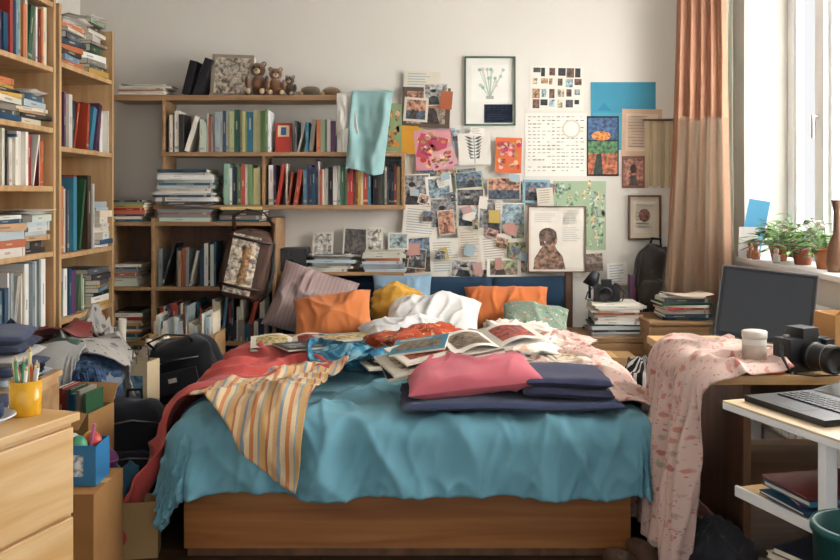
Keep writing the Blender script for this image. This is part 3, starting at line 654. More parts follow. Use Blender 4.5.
ph(456,206,480,228,'col'); ph(478,203,505,234,'bw'); ph(458,228,484,264,'txt'); ph(500,203,524,240,'col'); ph(480,234,512,268,'txt','#d5d1c7'); ph(388,160,404,178,'col'); ph(380,104,402,152,'dots','#8a9a70',0)
ph(408,248,426,268,'bw'); ph(438,210,454,234,'col'); ph(504,238,528,276,'col','#d0c7b8'); ph(450,260,482,277,'bw'); ph(606,262,626,285,'txt'); ph(440,92,452,110,'none','#a05a3a',5)
ph(486,258,520,276,'col'); ph(556,252,580,275,'txt'); ph(583,252,602,272,'col'); ph(536,188,552,206,'txt')
for i in range(26):
    x=rn.uniform(402,520); y=rn.uniform(165,262)
    ph(x,y,x+rn.uniform(6,13),y+rn.uniform(6,13),rn.choice(['col','bw','txt','none']),rn.choice([None,None,'#b8a25a','#b88a80','#9aacb4']),rn.uniform(-20,20))
b.done()
p=Poster('framed_portrait_sketch',527,207,582,270,'#cfc8bb',Y=YB-.02); frame(p.b,p,.006,.010,W_DARK,C('#8c7a66')); p.r(.04,.06,.96,.94,'#d8d2c5'); p.q([(.08,.97),(.66,.97),(.6,.76),(.5,.66),(.44,.55),(.3,.55),(.2,.66),(.1,.8)],'#8a6c58',M_PHOTO); p.e(.4,.5,.11,.13,'#9a7660',M_PHOTO); p.e(.34,.43,.16,.11,'#6a564a',M_PHOTO); p.q([(.2,.6),(.3,.62),(.24,.42),(.18,.45)],'#6a564a',M_PHOTO)
p.text(.6,.15,.92,.55,12,'#b8b2a8'); p.text(.1,.1,.5,.25,5,'#b8b2a8'); p.k=16; p.r(.55,.02,.98,.3,'#d8d2c5'); p.text(.6,.05,.92,.28,6,'#a8a298'); p.fin()
# ---------------------------------------------------------------- ledge above headboard left
b=B('wall_ledge'); Ly=5.14; ZL=wz(272,Ly); b.box(wx(268,Ly),wx(404,Ly),Ly,YB-.002,ZL-.02,ZL,W_SHELF); b.done(.002)
b=B('black_speaker'); x0,x1=wx(275,Ly),wx(306,Ly); z1=wz(249,Ly)
b.box(x0,x1,Ly+.01,YB-.02,ZL,z1,M_PLAST,C('#1d1e22')); 
for zc,r in ((ZL+.045,.035),(ZL+.1,.018)): b.lathe([(r,0),(r*.95,.006),(r*.6,-.002),(0,.004)],M_PLAST,C('#34363c'),T((x0+x1)/2,Ly+.011,zc)@RX(90))
b.done(.006)
stko(T(wx(385,5.24),5.24,ZL+.001),8,(.2,.26),(.17,.19),(.008,.018),'light',61,8,'stack_of_magazines'); z=stko(T(wx(332,5.24),5.24,ZL+.001),5,(.2,.28),(.17,.19),(.008,.018),'light',62,8,'stack_of_magazines')
loose(T(wx(332,5.22),5.22,ZL+.001+z),4,.28,.2,.03,.01,14,308)
b=B('standing_photo'); 
for px,w,h,c,dz in ((312,.12,.14,'#b8b4aa',.085),(342,.15,.17,'#5a5652',.085),(366,.1,.14,'#c0bcaf',.11),(388,.12,.1,'#8a9a9a',.12)):
    Mb=T(wx(px,5.26),5.27,ZL+dz)@RX(-10)@RY((px%7)-3); b.box(0,w,0,.006,0,h,M_PAPER,C('#cfcabe'),Mb); b.box(.01,w-.01,-.001,0,.01,h-.01,M_PHOTO,C(c),Mb)
b.done()
# ---------------------------------------------------------------- bags
def softbox(b,c,w,d,h,M,mat,col,seed=0,nz_=.03,p=4):
    def f(a,v):
        t=a*2*math.pi; q=(v-.5)*math.pi
        def se(x,e): return math.copysign(abs(x)**(2/e),x)
        X=se(math.cos(q),p)*se(math.cos(t),p); Y=se(math.cos(q),p)*se(math.sin(t),p); Z=se(math.sin(q),p)
        k=1+nz_*3*nz(X*1.6+seed,Y*1.6,Z*1.6)
        return (w/2*X*k,d/2*Y*k,h/2*Z*k)
    b.grid(f,48,28,mat,C(col),M=T(*c)@M)
b=B('leather_satchel'); b.M=T(wx(246,4.88),4.88,wz(264,4.88))@RY(12)
softbox(b,(0,0,0),.26,.12,.38,I4,M_LEATH,'#4a3226',3)
b.grid(lambda a,v:(-.085+.15*a,-.068-.012*math.sin(a*3.14)*math.sin(v*3.14),-.16+.32*v),14,14,M_PHOTO,C('#d6cbb6'))
b.grid(lambda a,v:(-.02+.05*a,-.0775-.006*math.sin(a*3.14),-.1+.2*v),8,8,M_PHOTO,C('#b08a60'))
for z in(-.12,.14): b.tube([(-.12,-.066,z),(0,-.086,z),(.12,-.066,z)],.008,M_LEATH,C('#3a2418'))
b.tube([(-.10,0,.16),(-.12,0,.24),(-.06,.01,.29),(.04,.01,.29),(.1,0,.24),(.11,0,.14)],.012,M_LEATH,C('#3f291c'),flat=.5)
b.tube([(.125,-.01,.14),(.155,-.03,0),(.15,-.03,-.14),(.12,-.01,-.18)],.012,M_LEATH,C('#2c2a2a'),flat=.5); b.done()
b=B('wooden_chest'); b.box(-1.33,-.96,4.0,4.93,0,.30,W_DARK); b.box(-1.34,-.95,3.99,4.94,.30,.325,W_DARK); b.box(-1.17,-1.12,3.985,3.99,.22,.26,M_METAL,C('#b0a080')); b.done(.004)
b=B('black_travel_bag'); b.M=T(-1.09,4.17,.485)@RZ(-8)@RY(-14)
softbox(b,(0,0,0),.34,.2,.29,I4,M_CLOTH,'#17191d',5,.05,3.2)
b.box(-.10,.10,-.108,-.098,-.09,.01,M_CLOTH,C('#26282d')); b.tube([(-.12,-.1,.05),(0,-.108,.06),(.12,-.1,.05)],.003,M_METAL,C('#888888')); b.box(-.04,.0,-.11,-.107,-.04,-.02,M_PLAST,C('#c8c4bc'))
b.tube([(-.09,-.06,.12),(-.10,-.1,.16),(0,-.11,.18),(.10,-.1,.15),(.09,-.06,.12)],.008,M_LEATH,C('#121214'),flat=.5); b.done()
b=B('cardboard_box'); b.M=T(wx(188,4.72),4.72,.326); w,d,h=.34,.24,.25; cc=C('#a8845a')
b.obox(w,d,h,.005,M_CARD,cc)
b.box(0,w-.02,0,.004,0,.1,M_CARD,cc,T(-w/2+.01,-d/2,h)@RX(140)); b.box(0,.004,0,d,0,.09,M_CARD,cc,T(-w/2,-d/2,h)@RY(-120))
row(b,T(-.15,-.1,.02),.3,(.24,.38),.18,(.012,.025),'light',71,False)
b.done()
crumple('pink_cardigan',(wx(164,4.5),4.48,.326),.14,.11,.26,P_WHITEF,seed=2,fold=.5)
# ---------------------------------------------------------------- left clutter
b=B('storage_cabinet'); b.box(-1.66,-1.26,2.78,3.14,0,.66,W_CASE); b.box(-1.67,-1.25,2.77,3.15,.66,.68,W_CASE); b.box(-1.255,-1.25,2.8,3.12,.05,.33,W_SHELF); b.box(-1.255,-1.25,2.8,3.12,.35,.64,W_SHELF); b.done(.003)
b=B('folded_clothes')
for i,(c,z) in enumerate((('#8a8f96',.70),('#2c3550',.735),('#b0aca6',.768),('#28304a',.80),('#34405e',.832))): softslab(b,(-1.45,2.96,z),.36-.01*i,.3,.034,RZ(-5+5*i),M_CLOTH,c,i)
b.done()
def basket(name,x,y,z,r0,r1,h,col):
    b=B(name)
    for k in range(int(h/.014)):
        zz_=k*.014+.007; r=r0+(r1-r0)*zz_/h; pts=[]
        for i in range(41):
            a=i*2*math.pi/40; rr=r+.004*(1 if (i+k)%2 else -1); pts.append((x+rr*math.cos(a),y+rr*math.sin(a),z+zz_))
        b.tube(pts,.0072,M_CARD,C(col),6)
    b.lathe([(0,.003),(r0,.003),(r0,.006)],M_CARD,C(col),T(x,y,z)); return b.done()
basket('laundry_basket',-1.45,3.80,0,.19,.22,.46,'#8a7048')
basket('wire_basket',-1.33,3.02,.681,.05,.06,.05,'#22242a')
crumple('grey_sweater',(-1.46,3.82,.38),.22,.22,.30,M_CLOTH,'#6f7780',11,fold=.4)
RH=(-1.57,-1.41,3.70,3.90)
def heap(name,cx,cy,w,l,rot,off,mat,col='#ffffff',seed=0,zt=.62,R=RH,slope=.18,r=.10,**k):
    c,s=math.cos(math.radians(rot)),math.sin(math.radians(rot))
    P=[(cx+c*x-s*y,cy+s*x+c*y) for x,y in ((-w/2,-l/2),(-w/2,l/2),(w/2,l/2),(w/2,-l/2))]
    return layer(name,(P[0],P[1],P[2],P[3]),off,mat,col,n=70,amp=.016,fr=16,slope=slope,seed=seed,wr=.022,solid=.006,R=R,zt=zt,r=r,dw=False,fs=seed,jag=.04,**k)
heap('blue_jeans',-1.34,3.66,.34,.36,20,.0,P_DENIM,seed=12)
heap('green_tshirt',-1.55,3.68,.30,.36,-15,.025,M_CLOTH,'#5d7264',13)
heap('grey_print_dress',-1.36,3.84,.32,.26,35,.045,P_PLAID,seed=14)
heap('white_tshirt',-1.48,3.56,.20,.24,10,.055,M_CLOTH,'#a9a8a4',15)
heap('red_sweater',-1.52,3.86,.22,.20,12,.07,M_CLOTH,'#7f3a34',18)
b=B('black_backpack'); b.M=T(-1.15,3.62,.245)@RZ(12)@RX(-6)
softbox(b,(0,0,0),.28,.18,.46,I4,M_CLOTH,'#191b20',9,.04,3.2); softbox(b,(0,-.09,-.08),.21,.08,.22,I4,M_CLOTH,'#22252b',8,.03,3.6)
b.tube([(-.10,-.128,.0),(0,-.135,.01),(.10,-.128,.0)],.003,M_METAL,C('#8a8a8a')); b.tube([(-.11,-.085,.13),(0,-.105,.15),(.11,-.085,.13)],.003,M_METAL,C('#8a8a8a'))
b.tube([(-.03,0,.21),(-.025,-.01,.26),(.025,-.01,.26),(.03,0,.21)],.008,M_CLOTH,C('#121316')); b.tube([(.12,-.04,.16),(.17,-.06,.02),(.14,-.05,-.18)],.014,M_CLOTH,C('#121316'),flat=.4); b.done()
b=B('cardboard_box'); b.M=T(-1.33,3.44,0)@RZ(-8); w,d,h=.24,.20,.48; cc=C('#a47c4e')
b.obox(w,d,h,.005,M_CARD,cc); b.box(0,w-.01,0,.004,0,.08,M_CARD,cc,T(-w/2+.005,-d/2,h)@RX(125)); b.box(0,w-.01,0,.004,0,.08,M_CARD,cc,T(-w/2+.005,d/2,h)@RX(-35))
b.box(-.05,.06,-d/2-.001,-d/2,.2,.32,M_PAPER,C('#d8d0c0')); b.box(-w/2,w/2,-d/2+.005,d/2-.005,.30,.305,M_CARD,cc)
row(b,T(-.10,-.08,.306),.20,(.16,.26),.14,(.012,.03),'mix',72,True); b.done()
crumple('teal_sweater',(-1.13,3.34,0),.09,.11,.30,M_CLOTH,'#2f5f74',17,fold=.5)
crumple('patterned_dress',(-1.50,4.12,.0),.15,.12,.72,P_PLAID,seed=19,fold=.5)
crumple('denim_shirt',(-1.58,3.38,0),.12,.12,.76,P_DENIM,seed=20,fold=.5)
b=B('plastic_storage_bin'); b.M=T(-1.20,3.88,0)@RZ(6); b.obox(.24,.16,.34,.004,M_PLAST,C('#4f6a80')); b.box(-.125,.125,-.085,.085,.32,.34,M_PLAST,C('#2c3440')); b.done(.003)
b=B('shopping_bag'); b.M=T(-1.23,3.88,.342)@RZ(-14); b.obox(.18,.1,.24,.002,M_PAPER,C('#b8a888')); b.box(-.07,.07,-.0515,-.05,.06,.18,M_PHOTO,C('#4f7a92'))
for y in(-.048,.048): b.tube([(-.04,y,.23),(-.035,y,.29),(.035,y,.29),(.04,y,.23)],.003,M_CLOTH,C('#5a4a38'))
b.done()
b=B('rolled_poster')
for x,y,L,r,c,tx in ((-1.36,4.06,.44,.018,'#b8b2a4',4),(-1.32,4.08,.40,.016,'#98a4a8',-6),(-1.40,4.04,.38,.015,'#a88868',9)):
    b.lathe([(r*.7,0),(r,0),(r,L),(r*.7,L),(r*.7,.01)],M_PAPER,C(c),T(x,y,.3)@RY(tx)@RX(5))
b.done()
b=B('shoe_box'); b.M=T(-1.36,4.06,0); b.obox(.18,.12,.30,.004,M_CARD,C('#7a5a44')); b.done()
b=B('cardboard_box'); x0,x1,y0,y1,h=-1.22,-1.03,2.84,3.12,.34
cc=C('#9d7346'); b.M=T((x0+x1)/2,(y0+y1)/2,0)
b.obox(x1-x0,y1-y0,h,.005,M_CARD,cc); b.box(-.095,.095,-.14,-.002,h,h+.005,M_CARD,cc); b.box(-.095,.095,.002,.14,h,h+.005,M_CARD,cc)
b.box(-.095,.095,-.025,.025,h+.005,h+.006,M_GLOSS,C('#c49a62')); b.done(.001)
b=B('blue_toy_box'); b.M=T(-1.12,2.98,.347); w,d,h=.14,.13,.13
b.obox(w,d,h,.004,M_PLAST,C('#2f77a8'))
b.box(-.05,.03,-d/2-.001,-d/2,.03,.1,M_PHOTO,C('#c8d4dc'))
for i,(c,px,py) in enumerate((('#d8d4ca',-.03,0),('#b8402e',.03,.02),('#3f906a',0,-.03),('#c09a30',.02,.03))): b.ell(px,py,.12,.03,.03,.035,M_PLAST,C(c),12)
b.cyl((.03,-.01,.1),(.05,-.02,.19),.006,.006,M_PLAST,C('#c86a90')); b.cyl((-.03,.02,.1),(-.05,.0,.19),.006,.006,M_PLAST,C('#e8e4da')); b.done(.002)
b=B('purple_ball'); b.ell(-1.155,3.32,.315,.04,.04,.04,M_PLAST,C('#7a3f72')); b.tube([(-1.155+.0405*math.cos(a*.524),3.32+.0405*math.sin(a*.524),.315) for a in range(13)],.002,M_PLAST,C('#a98ab8')); b.done()
b=B('paper_bag'); b.M=T(-1.00,3.24,0)@RZ(10); b.obox(.12,.1,.2,.002,M_CARD,C('#a58a60')); b.done()
# ---------------------------------------------------------------- dresser
AD=math.degrees(math.atan2(.949,.316)); DW,DD,DH=.85,.45,.75
MD=T(-.857-.316*DW,2.24-.949*DW,0)@RZ(AD)
b=B('dresser'); b.M=MD
b.box(0,DW,0.012,DD,0.05,DH-.022,W_DRES); b.box(-.01,DW+.008,-.008,DD+.005,DH-.022,DH,W_DRES)
b.box(.02,DW-.02,.03,DD-.02,0,.05,W_DARK)
for k in range(3):
    z0=.06+k*.222; b.box(.012,DW-.012,-.004,.012,z0,z0+.213,W_DRES)
    b.box(DW/2-.09,DW/2+.09,-.02,-.004,z0+.165,z0+.178,W_DARK)
b.done(.003)
def onD(s,d): return MD@Vector((DW-s,d,DH))
v=onD(.06,.10)
b=B('pencil_mug'); b.M=T(v.x,v.y,v.z); 
b.lathe([(0,0),(.034,0),(.037,.004),(.038,.085),(.034,.085),(.033,.008),(0,.008)],M_CER,C('#dca324'),seg=32)
rn=random.Random(7)
for i in range(11):
    a=rn.uniform(0,6.28); r=rn.uniform(.008,.02); q=rn.uniform(.01,.026); L=rn.uniform(.11,.16); c=C(rn.choice(['#2f6f9a','#c8602a','#d8c890','#2a2a2e','#b03a30','#3f8a5a','#d8d4ca','#d0a040']))
    p0=Vector((r*math.cos(a),r*math.sin(a),.01)); p1=Vector((q*1.5*math.cos(a+.6),q*1.5*math.sin(a+.6),L)); b.cyl(p0,p1,.0042,.0042,M_PLAST,c,8); dd=(p1-p0).normalized(); b.cyl(p1,p1+dd*.013,.0042,.0008,M_PLAST,C('#d8b888'),8)
b.done()
v=onD(.17,.14)
b=B('white_plate'); b.M=T(v.x,v.y,v.z); b.lathe([(0,.002),(.05,0),(.06,.006),(.085,.018),(.083,.021),(.058,.009),(0,.007)],M_CER,C('#dcdfe2'),seg=40)
softbox(b,(0,0,.028),.11,.08,.04,RZ(20),M_CLOTH,'#27375a',2); b.done()
b=B('small_notebook'); v=onD(.05,.24); b.cb(0,0,.008,.12,.17,.014,M_PAPER,PAGE,M=T(v.x,v.y,v.z)@RZ(20)); b.cb(0,0,.0165,.124,.174,.003,M_GLOSS,C('#3a4a6a'),M=T(v.x,v.y,v.z)@RZ(20)); b.done()
# ---------------------------------------------------------------- right-back corner
b=B('nightstand'); x0,x1=wx(574,4.85),wx(655,4.85); zt=wz(338,4.85)
b.box(x0,x1,4.85,5.25,zt-.025,zt,W_SHELF); b.box(x0,x0+.022,4.86,5.24,0,zt-.025,W_SHELF); b.box(x1-.022,x1,4.86,5.24,0,zt-.025,W_SHELF); b.box(x0+.022,x1-.022,5.22,5.24,0.04,zt-.025,W_SHELF)
b.box(x0+.024,x1-.024,4.852,4.87,zt-.17,zt-.03,W_SHELF); b.box(x0+.022,x1-.022,4.87,5.22,.08,.1,W_SHELF); b.ell((x0+x1)/2,4.842,zt-.1,.014,.012,.014,M_METAL,C('#b0a080'),12); b.done(.003)
z=stko(T(wx(614,5.0),5.02,zt+.001),13,(.24,.30),(.2,.22),(.008,.018),'light',81,7)
def dslr(name,M,s=1):
    b=B(name); b.M=M@Matrix.Scale(s,4); k=C('#131416')
    b.box(-.07,.07,-.03,.03,0,.09,M_PLAST,k); b.box(-.028,.028,-.034,.028,.09,.118,M_PLAST,k); b.box(.045,.075,-.045,-.028,.008,.085,M_PLAST,C('#1c1d20'))
    b.lathe([(.036,0),(.038,.02),(.034,.022),(.034,.06),(.038,.062),(.038,.085),(.032,.086),(.03,.075),(0,.07)],M_PLAST,k,T(0,-.03,.045)@RX(90),28)
    b.lathe([(.0375,.064),(.0385,.066),(.0375,.068)],M_METAL,C('#b8b8b8'),T(0,-.03,.045)@RX(90),28)
    b.lathe([(.012,0),(.012,.01),(0,.01)],M_PLAST,C('#2a2b2e'),T(.052,0,.09)); b.lathe([(.009,0),(.009,.008),(0,.008)],M_METAL,C('#888888'),T(-.052,0,.09))
    b.tube([(-.07,0,.075),(-.1,-.03,.05),(-.11,-.07,.012),(-.06,-.1,.006),(.02,-.12,.006),(.09,-.09,.01),(.1,-.03,.05),(.07,0,.075)],.005,M_CLOTH,C('#1a1a1c'),flat=.4)
    return b.done(.004)
dslr('camera',T(wx(608,5.0),5.04,zt+.001+z)@RZ(-15),1.0)
rowo(T(wx(628,5.2),5.13,zt+.001),.16,(.24,.40),.1,(.012,.026),'mix',83,False)
b=B('desk_lamp')
b.M=T(wx(592,5.1),5.17,zt+.001)
b.lathe([(0,0),(.04,0),(.042,.012),(.012,.02),(.008,.03),(.008,.26),(0,.26)],M_METAL,C('#3a3a3c')); b.M=T(wx(592,5.1),5.17,zt+.25)@RY(25)
b.lathe([(.015,.09),(.025,.085),(.045,.0),(.043,.0),(.023,.08),(0,.082)],M_PLAST,C('#22242a')); b.done()
b=B('wooden_drawer_box'); x0,x1=wx(650,4.7),wx(712,4.7); zq=wz(322,4.7)
b.box(x0,x1,4.72,5.1,.0,zq-.02,W_SHELF); b.box(x0-.005,x1+.005,4.7,5.11,zq-.02,zq,W_SHELF)
for k in range(3): b.box(x0+.015,x1-.015,4.71,4.72,.03+k*.195,.21+k*.195,W_SHELF); b.box((x0+x1)/2-.03,(x0+x1)/2+.03,4.695,4.71,.11+k*.195,.125+k*.195,W_DARK)
b.done(.003)
z=stko(T(wx(682,4.85),4.86,zq+.001),7,(.22,.27),(.18,.22),(.010,.022),'mix',85,12); loose(T(wx(684,4.85),4.86,zq+.001+z),4,.26,.2,.03,.02,25,309)
b=B('grey_backpack'); b.M=T(1.34,5.2,.80)@RY(4)
softbox(b,(0,0,0),.22,.16,.40,I4,M_CLOTH,'#2e2824',6,.08,2.6); softbox(b,(0,-.07,-.08),.16,.07,.18,I4,M_CLOTH,'#3a332e',7,.05,3)
b.tube([(-.03,0,.18),(-.02,-.01,.24),(.03,-.01,.24),(.04,0,.18)],.008,M_CLOTH,C('#15161a')); b.tube([(-.09,-.05,.15),(-.11,-.1,.02),(-.09,-.06,-.16)],.01,M_CLOTH,C('#1c1b1a'),flat=.5); b.done()
b=B('side_cabinet'); b.box(1.18,1.42,5.115,5.33,0,.595,W_SHELF); b.done(.003)
crumple('striped_sweater',(wx(648,4.4),4.45,0),.17,.14,.46,P_BW,seed=21,fold=.4)
crumple('black_jacket',(wx(655,4.0),4.05,0),.14,.16,.38,M_CLOTH,'#22242a',22,fold=.5)
b=B('cardboard_box'); b.M=T(wx(612,4.6),4.66,0); w,d,h=.24,.2,.46; cc=C('#a8845a')
b.obox(w,d,h,.005,M_CARD,cc); b.box(-w/2,w/2,-d/2,d/2,h,h+.005,M_CARD,cc)
b.box(-.025,.025,-d/2,d/2,h+.005,h+.006,M_GLOSS,C('#c49a62')); b.done(.001)
# ---------------------------------------------------------------- curtains
def curtain(name,p0,p1,q0,q1,zt,zb,mat,n,amp,seed,hem=0):
    b=B(name)
    def f(a,v):
        A0=Vector(p0).lerp(Vector(p1),a); B0=Vector(q0).lerp(Vector(q1),a); k=v**1.5; P=A0.lerp(B0,k)
        dr=(Vector(q1)-Vector(q0)).normalized(); nn=Vector((-dr.y,dr.x))
        w=amp*math.sin(a*n*2*math.pi+seed+.8*nz(v*1.5,a*2,seed))*(.6+.5*v)+amp*.6*nz(a*7,v*3,seed)
        P=P+nn*w
        return (P.x,P.y,zt+(zb-zt)*v+hem*nz(a*4,2,seed))
    b.grid(f,160,40,mat,uvfn=lambda a,v:(a,v)); return b.done()
curtain('tan_curtain',(1.45,5.09),(1.70,5.0),(1.37,5.08),(1.70,4.9),2.5,.70,M_CURT,5,.030,1,.02)
curtain('sage_curtain',(1.43,4.99),(1.68,4.9),(1.33,5.0),(1.70,4.82),wz(118,4.95),.70,M_CURT2,4,.018,3,.03)
curtain('pale_curtain',(1.66,5.07),(1.76,5.07),(1.66,5.07),(1.76,5.07),2.5,.97,M_CURT3,3,.015,5)
b=B('curtain_rod'); b.cyl((1.73,5.3,2.52),(1.73,2.2,2.52),.012,.012,M_METAL,C('#8a7a60')); 
for y in (5.2,3.7,2.3): b.cyl((1.73,y,2.52),(XR,y,2.52),.007,.007,M_METAL,C('#8a7a60'))
b.ell(1.73,2.18,2.52,.022,.022,.022,M_METAL,C('#8a7a60'),12); b.done()
# ---------------------------------------------------------------- sill items
def plant(name,x,y,z,r,h,n,L,seed,potc='#a8603c',cols=('#4f7a3a','#6f9a4a','#3a6030','#8ab05a'),flower=None):
    b=B(name); rn=random.Random(seed); b.M=T(x,y,z)
    b.lathe([(0,0),(r*.7,0),(r*.95,h*.8),(r*1.05,h*.8),(r*1.05,h),(r*.92,h),(r*.88,h*.85),(0,h*.85)],M_CER,C(potc),seg=28)
    b.lathe([(0,h*.86),(r*.88,h*.86)],M_CARD,C('#2a1e16'))
    for i in range(n):
        a=rn.uniform(0,6.283); l=L*rn.uniform(.5,1); el=rn.uniform(.2,1.3); dx,dy=math.cos(a),math.sin(a)
        if dx>0.2: l*=.5
        pts=[]
        for k in range(6):
            t=k/5; rr=l*math.cos(el)*t; zz_=h*.86+l*math.sin(el)*t-l*.35*t*t
            pts.append(Vector((dx*(rr+.2*r),dy*(rr+.2*r),zz_)))
        b.tube(pts,.0015,M_LEAF,C('#6a8a4a'),5)
        for s_ in (pts[-1],pts[4],pts[3]):
            w=rn.uniform(.016,.032); ln=w*2.1; aa=a+rn.uniform(-1,1); d2=Vector((math.cos(aa),math.sin(aa),rn.uniform(-.4,.4))).normalized(); sd=d2.cross(Vector((0,0,1))).normalized(); up=sd.cross(d2)
            c=C(flower if flower and rn.random()<.2 else rn.choice(cols),rn.uniform(.7,1.1))
            vs=[s_,s_+d2*ln*.35+sd*w*.5+up*.002,s_+d2*ln*.7+sd*w*.42,s_+d2*ln-up*.004,s_+d2*ln*.7-sd*w*.42,s_+d2*ln*.35-sd*w*.5+up*.002,s_+d2*ln*.5-up*.003]
            b.add([tuple(q) for q in vs],[(0,1,6),(1,2,6),(2,3,6),(3,4,6),(4,5,6),(5,0,6)],M_LEAF,c,True)
    return b.done()
plant('potted_plant',1.86,4.66,SILL,.05,.08,70,.25,1,flower='#c47a8a')
plant('potted_plant',1.88,4.42,SILL,.055,.09,70,.29,2,potc='#8a4a34')
plant('potted_plant',1.88,4.16,SILL,.06,.10,80,.27,3,potc='#b06a44',flower='#d8a0a8')
b=B('glass_jar'); b.lathe([(0,0),(.025,0),(.028,.01),(.028,.07),(.02,.08),(.02,.09),(.018,.09),(.018,.08),(.025,.07),(.025,.012),(0,.01)],M_CER,C('#b8ccd0'),T(1.81,4.88,SILL)); b.done()
b=B('greeting_card'); Mb=T(1.80,4.93,SILL)@RZ(-25); b.box(-.055,.055,0,.002,0,.32,M_PAPER,C('#5aa0c4'),Mb@RX(-6)@RY(10)); b.box(-.05,.05,0,.002,0,.17,M_PAPER,C('#c8c8c4'),Mb@T(0,-.03,0)@RX(-10)); b.done()
b=B('ceramic_figurine')
for i,(x,y,c,s) in enumerate(((1.785,5.0,'#c8bdac',1),(1.785,4.78,'#a96a4a',1),(1.79,4.52,'#c0bcb2',.8),(1.785,4.86,'#8a5a44',.9))):
    b.lathe([(0,0),(.02*s,0),(.024*s,.02*s),(.014*s,.05*s),(.01*s,.06*s),(.017*s,.072*s),(.015*s,.088*s),(0,.095*s)],M_CER,C(c),T(x,y,SILL))
    for k in(-1,1): b.ell(x+k*.018*s,y,SILL+.035*s,.006*s,.008*s,.018*s,M_CER,C(c),8)
b.done()
b=B('wooden_vase'); b.lathe([(0,0),(.04,0),(.048,.04),(.04,.11),(.018,.17),(.016,.27),(.026,.32),(.02,.32),(.012,.27),(0,.26)],W_DARK,M=T(1.85,3.99,SILL)); b.done()
# ---------------------------------------------------------------- DESKS
TZ=.72
b=B('desk'); b.box(.92,1.70,2.84,3.65,TZ-.03,TZ,W_DRES); 
b.box(1.06,1.085,2.95,3.62,0,TZ-.03,W_DARK); b.box(1.665,1.69,2.95,3.62,0,TZ-.03,W_DARK)
b.box(1.085,1.665,3.58,3.6,TZ-.3,TZ-.03,W_DARK); b.box(1.085,1.665,3.0,3.58,.3,.32,W_SHELF); b.done(.003)
AN=math.degrees(math.atan2(-.949,.315)); MK=T(.84,2.5,0)@RZ(AN)
b=B('desk'); b.M=MK; L=.62; Dp=.74
b.box(0,L,0,Dp,TZ-.006,TZ,W_DESK); b.box(0,L,0,Dp,TZ-.024,TZ-.006,M_WHITE)
for x,y in ((.36,.03),(.36,Dp-.03),(.02,Dp-.03),(.02,.40)): b.box(x-.013,x+.013,y-.018,y+.018,0,TZ-.024,M_WHITE)
b.box(.0,.40,.05,Dp-.05,.455,.475,W_DRES); b.box(.0,.40,.04,.05,.45,.48,M_WHITE); b.box(.0,.40,.05,Dp-.05,.2,.22,W_DRES)
b.done(.002)
stko(MK@T(.2,.19,.476)@RZ(80),6,(.24,.28),(.18,.2),(.006,.015),'mix',94,18,'stack_of_magazines'); stko(MK@T(.2,.2,.221)@RZ(95),6,(.22,.28),(.18,.2),(.015,.03),'dark',92,12); stko(MK@T(.2,.52,.476)@RZ(85),7,(.24,.28),(.2,.22),(.01,.025),'dark',93,10)
b=B('computer_monitor'); b.M=T(1.235,3.26,TZ)@RZ(-26)
b.lathe([(0,0),(.08,0),(.08,.008),(.02,.014),(.016,.02),(.016,.08),(0,.08)],M_PLAST,C('#15161a'),T(0,.05,0)); 
Mt=T(0,.02,.035)@RY(5)@RX(-14)
b.box(-.165,.165,0,.03,0,.265,M_PLAST,C('#0c0d0f'),Mt); b.box(-.152,.152,-.001,0,.018,.253,M_SCREEN,C('#15181d'),Mt); b.box(-.08,.08,.03,.05,.05,.2,M_PLAST,C('#121317'),Mt)
for e_ in ((-.167,-.163,-.003,0,0,.265),(.163,.167,-.003,0,0,.265),(-.167,.167,-.003,0,.262,.267),(-.167,.167,-.003,0,-.002,.002)): b.box(*e_,M_PLAST,C('#6a6e74'),Mt)
b.done(.002)
def keyboard_on(b,M,w,l,nx,ny,kc):
    kx=w/nx; ky=l/ny
    for i in range(nx):
        for j in range(ny): b.cb(-w/2+kx*(i+.5),-l/2+ky*(j+.5),0,kx*.82,ky*.82,.004,M_PLAST,kc,M)
b=B('keyboard'); Mk=T(1.055,3.36,TZ+.001)@RZ(-42)@RX(3); b.box(-.15,.15,-.06,.06,0.004,.016,M_PLAST,C('#17181b'),Mk); keyboard_on(b,Mk@T(0,0,.018),.28,.10,13,5,C('#2a2b30')); b.done(.001)
b=B('laptop'); b.M=MK@T(.19,.16,TZ+.001)
b.box(-.16,.14,-.11,.11,0,.016,M_PLAST,C('#1b1c20')); keyboard_on(b,T(-.01,.03,.0175),.26,.10,13,5,C('#0e0f12')); b.box(-.06,.04,-.095,-.035,.016,.0165,M_PLAST,C('#2a2c31'))
b.box(-.16,.14,0,.008,0,.21,M_PLAST,C('#1b1c20'),T(0,.11,.014)@RX(-80)); b.box(-.15,.13,-.001,0,.01,.2,M_SCREEN,C('#14161b'),T(0,.11,.014)@RX(-80))
b.done(.0015)
b=B('mobile_phone'); b.M=MK@T(.41,.13,TZ+.001)@RZ(20); b.box(-.04,.04,-.085,.085,0,.022,M_PLAST,C('#101114')); b.box(-.034,.034,-.076,.076,.022,.0225,M_GLOSS,C('#262a30')); b.done(.003)
b=B('computer_mouse'); v=MK@Vector((.34,.30,TZ)); softbox(b,(v.x,v.y,v.z+.017),.06,.1,.034,RZ(30),M_PLAST,'#1c1d20',1,.0,2.6); b.done()
dslr('camera',T(1.24,2.93,TZ+.001)@RZ(24),1.2)
b=B('white_jar'); b.lathe([(0,0),(.036,0),(.038,.005),(.038,.1),(.034,.104),(0,.104)],M_PLAST,C('#ccc8c0'),T(1.10,2.96,TZ),32); b.lathe([(.039,.1),(.04,.104),(.04,.122),(.036,.125),(0,.125)],M_PLAST,C('#c8c0b2'),T(1.10,2.96,TZ),32); b.lathe([(.0384,.025),(.0384,.08)],M_PAPER,C('#b9a898'),T(1.10,2.96,TZ),32); b.done()
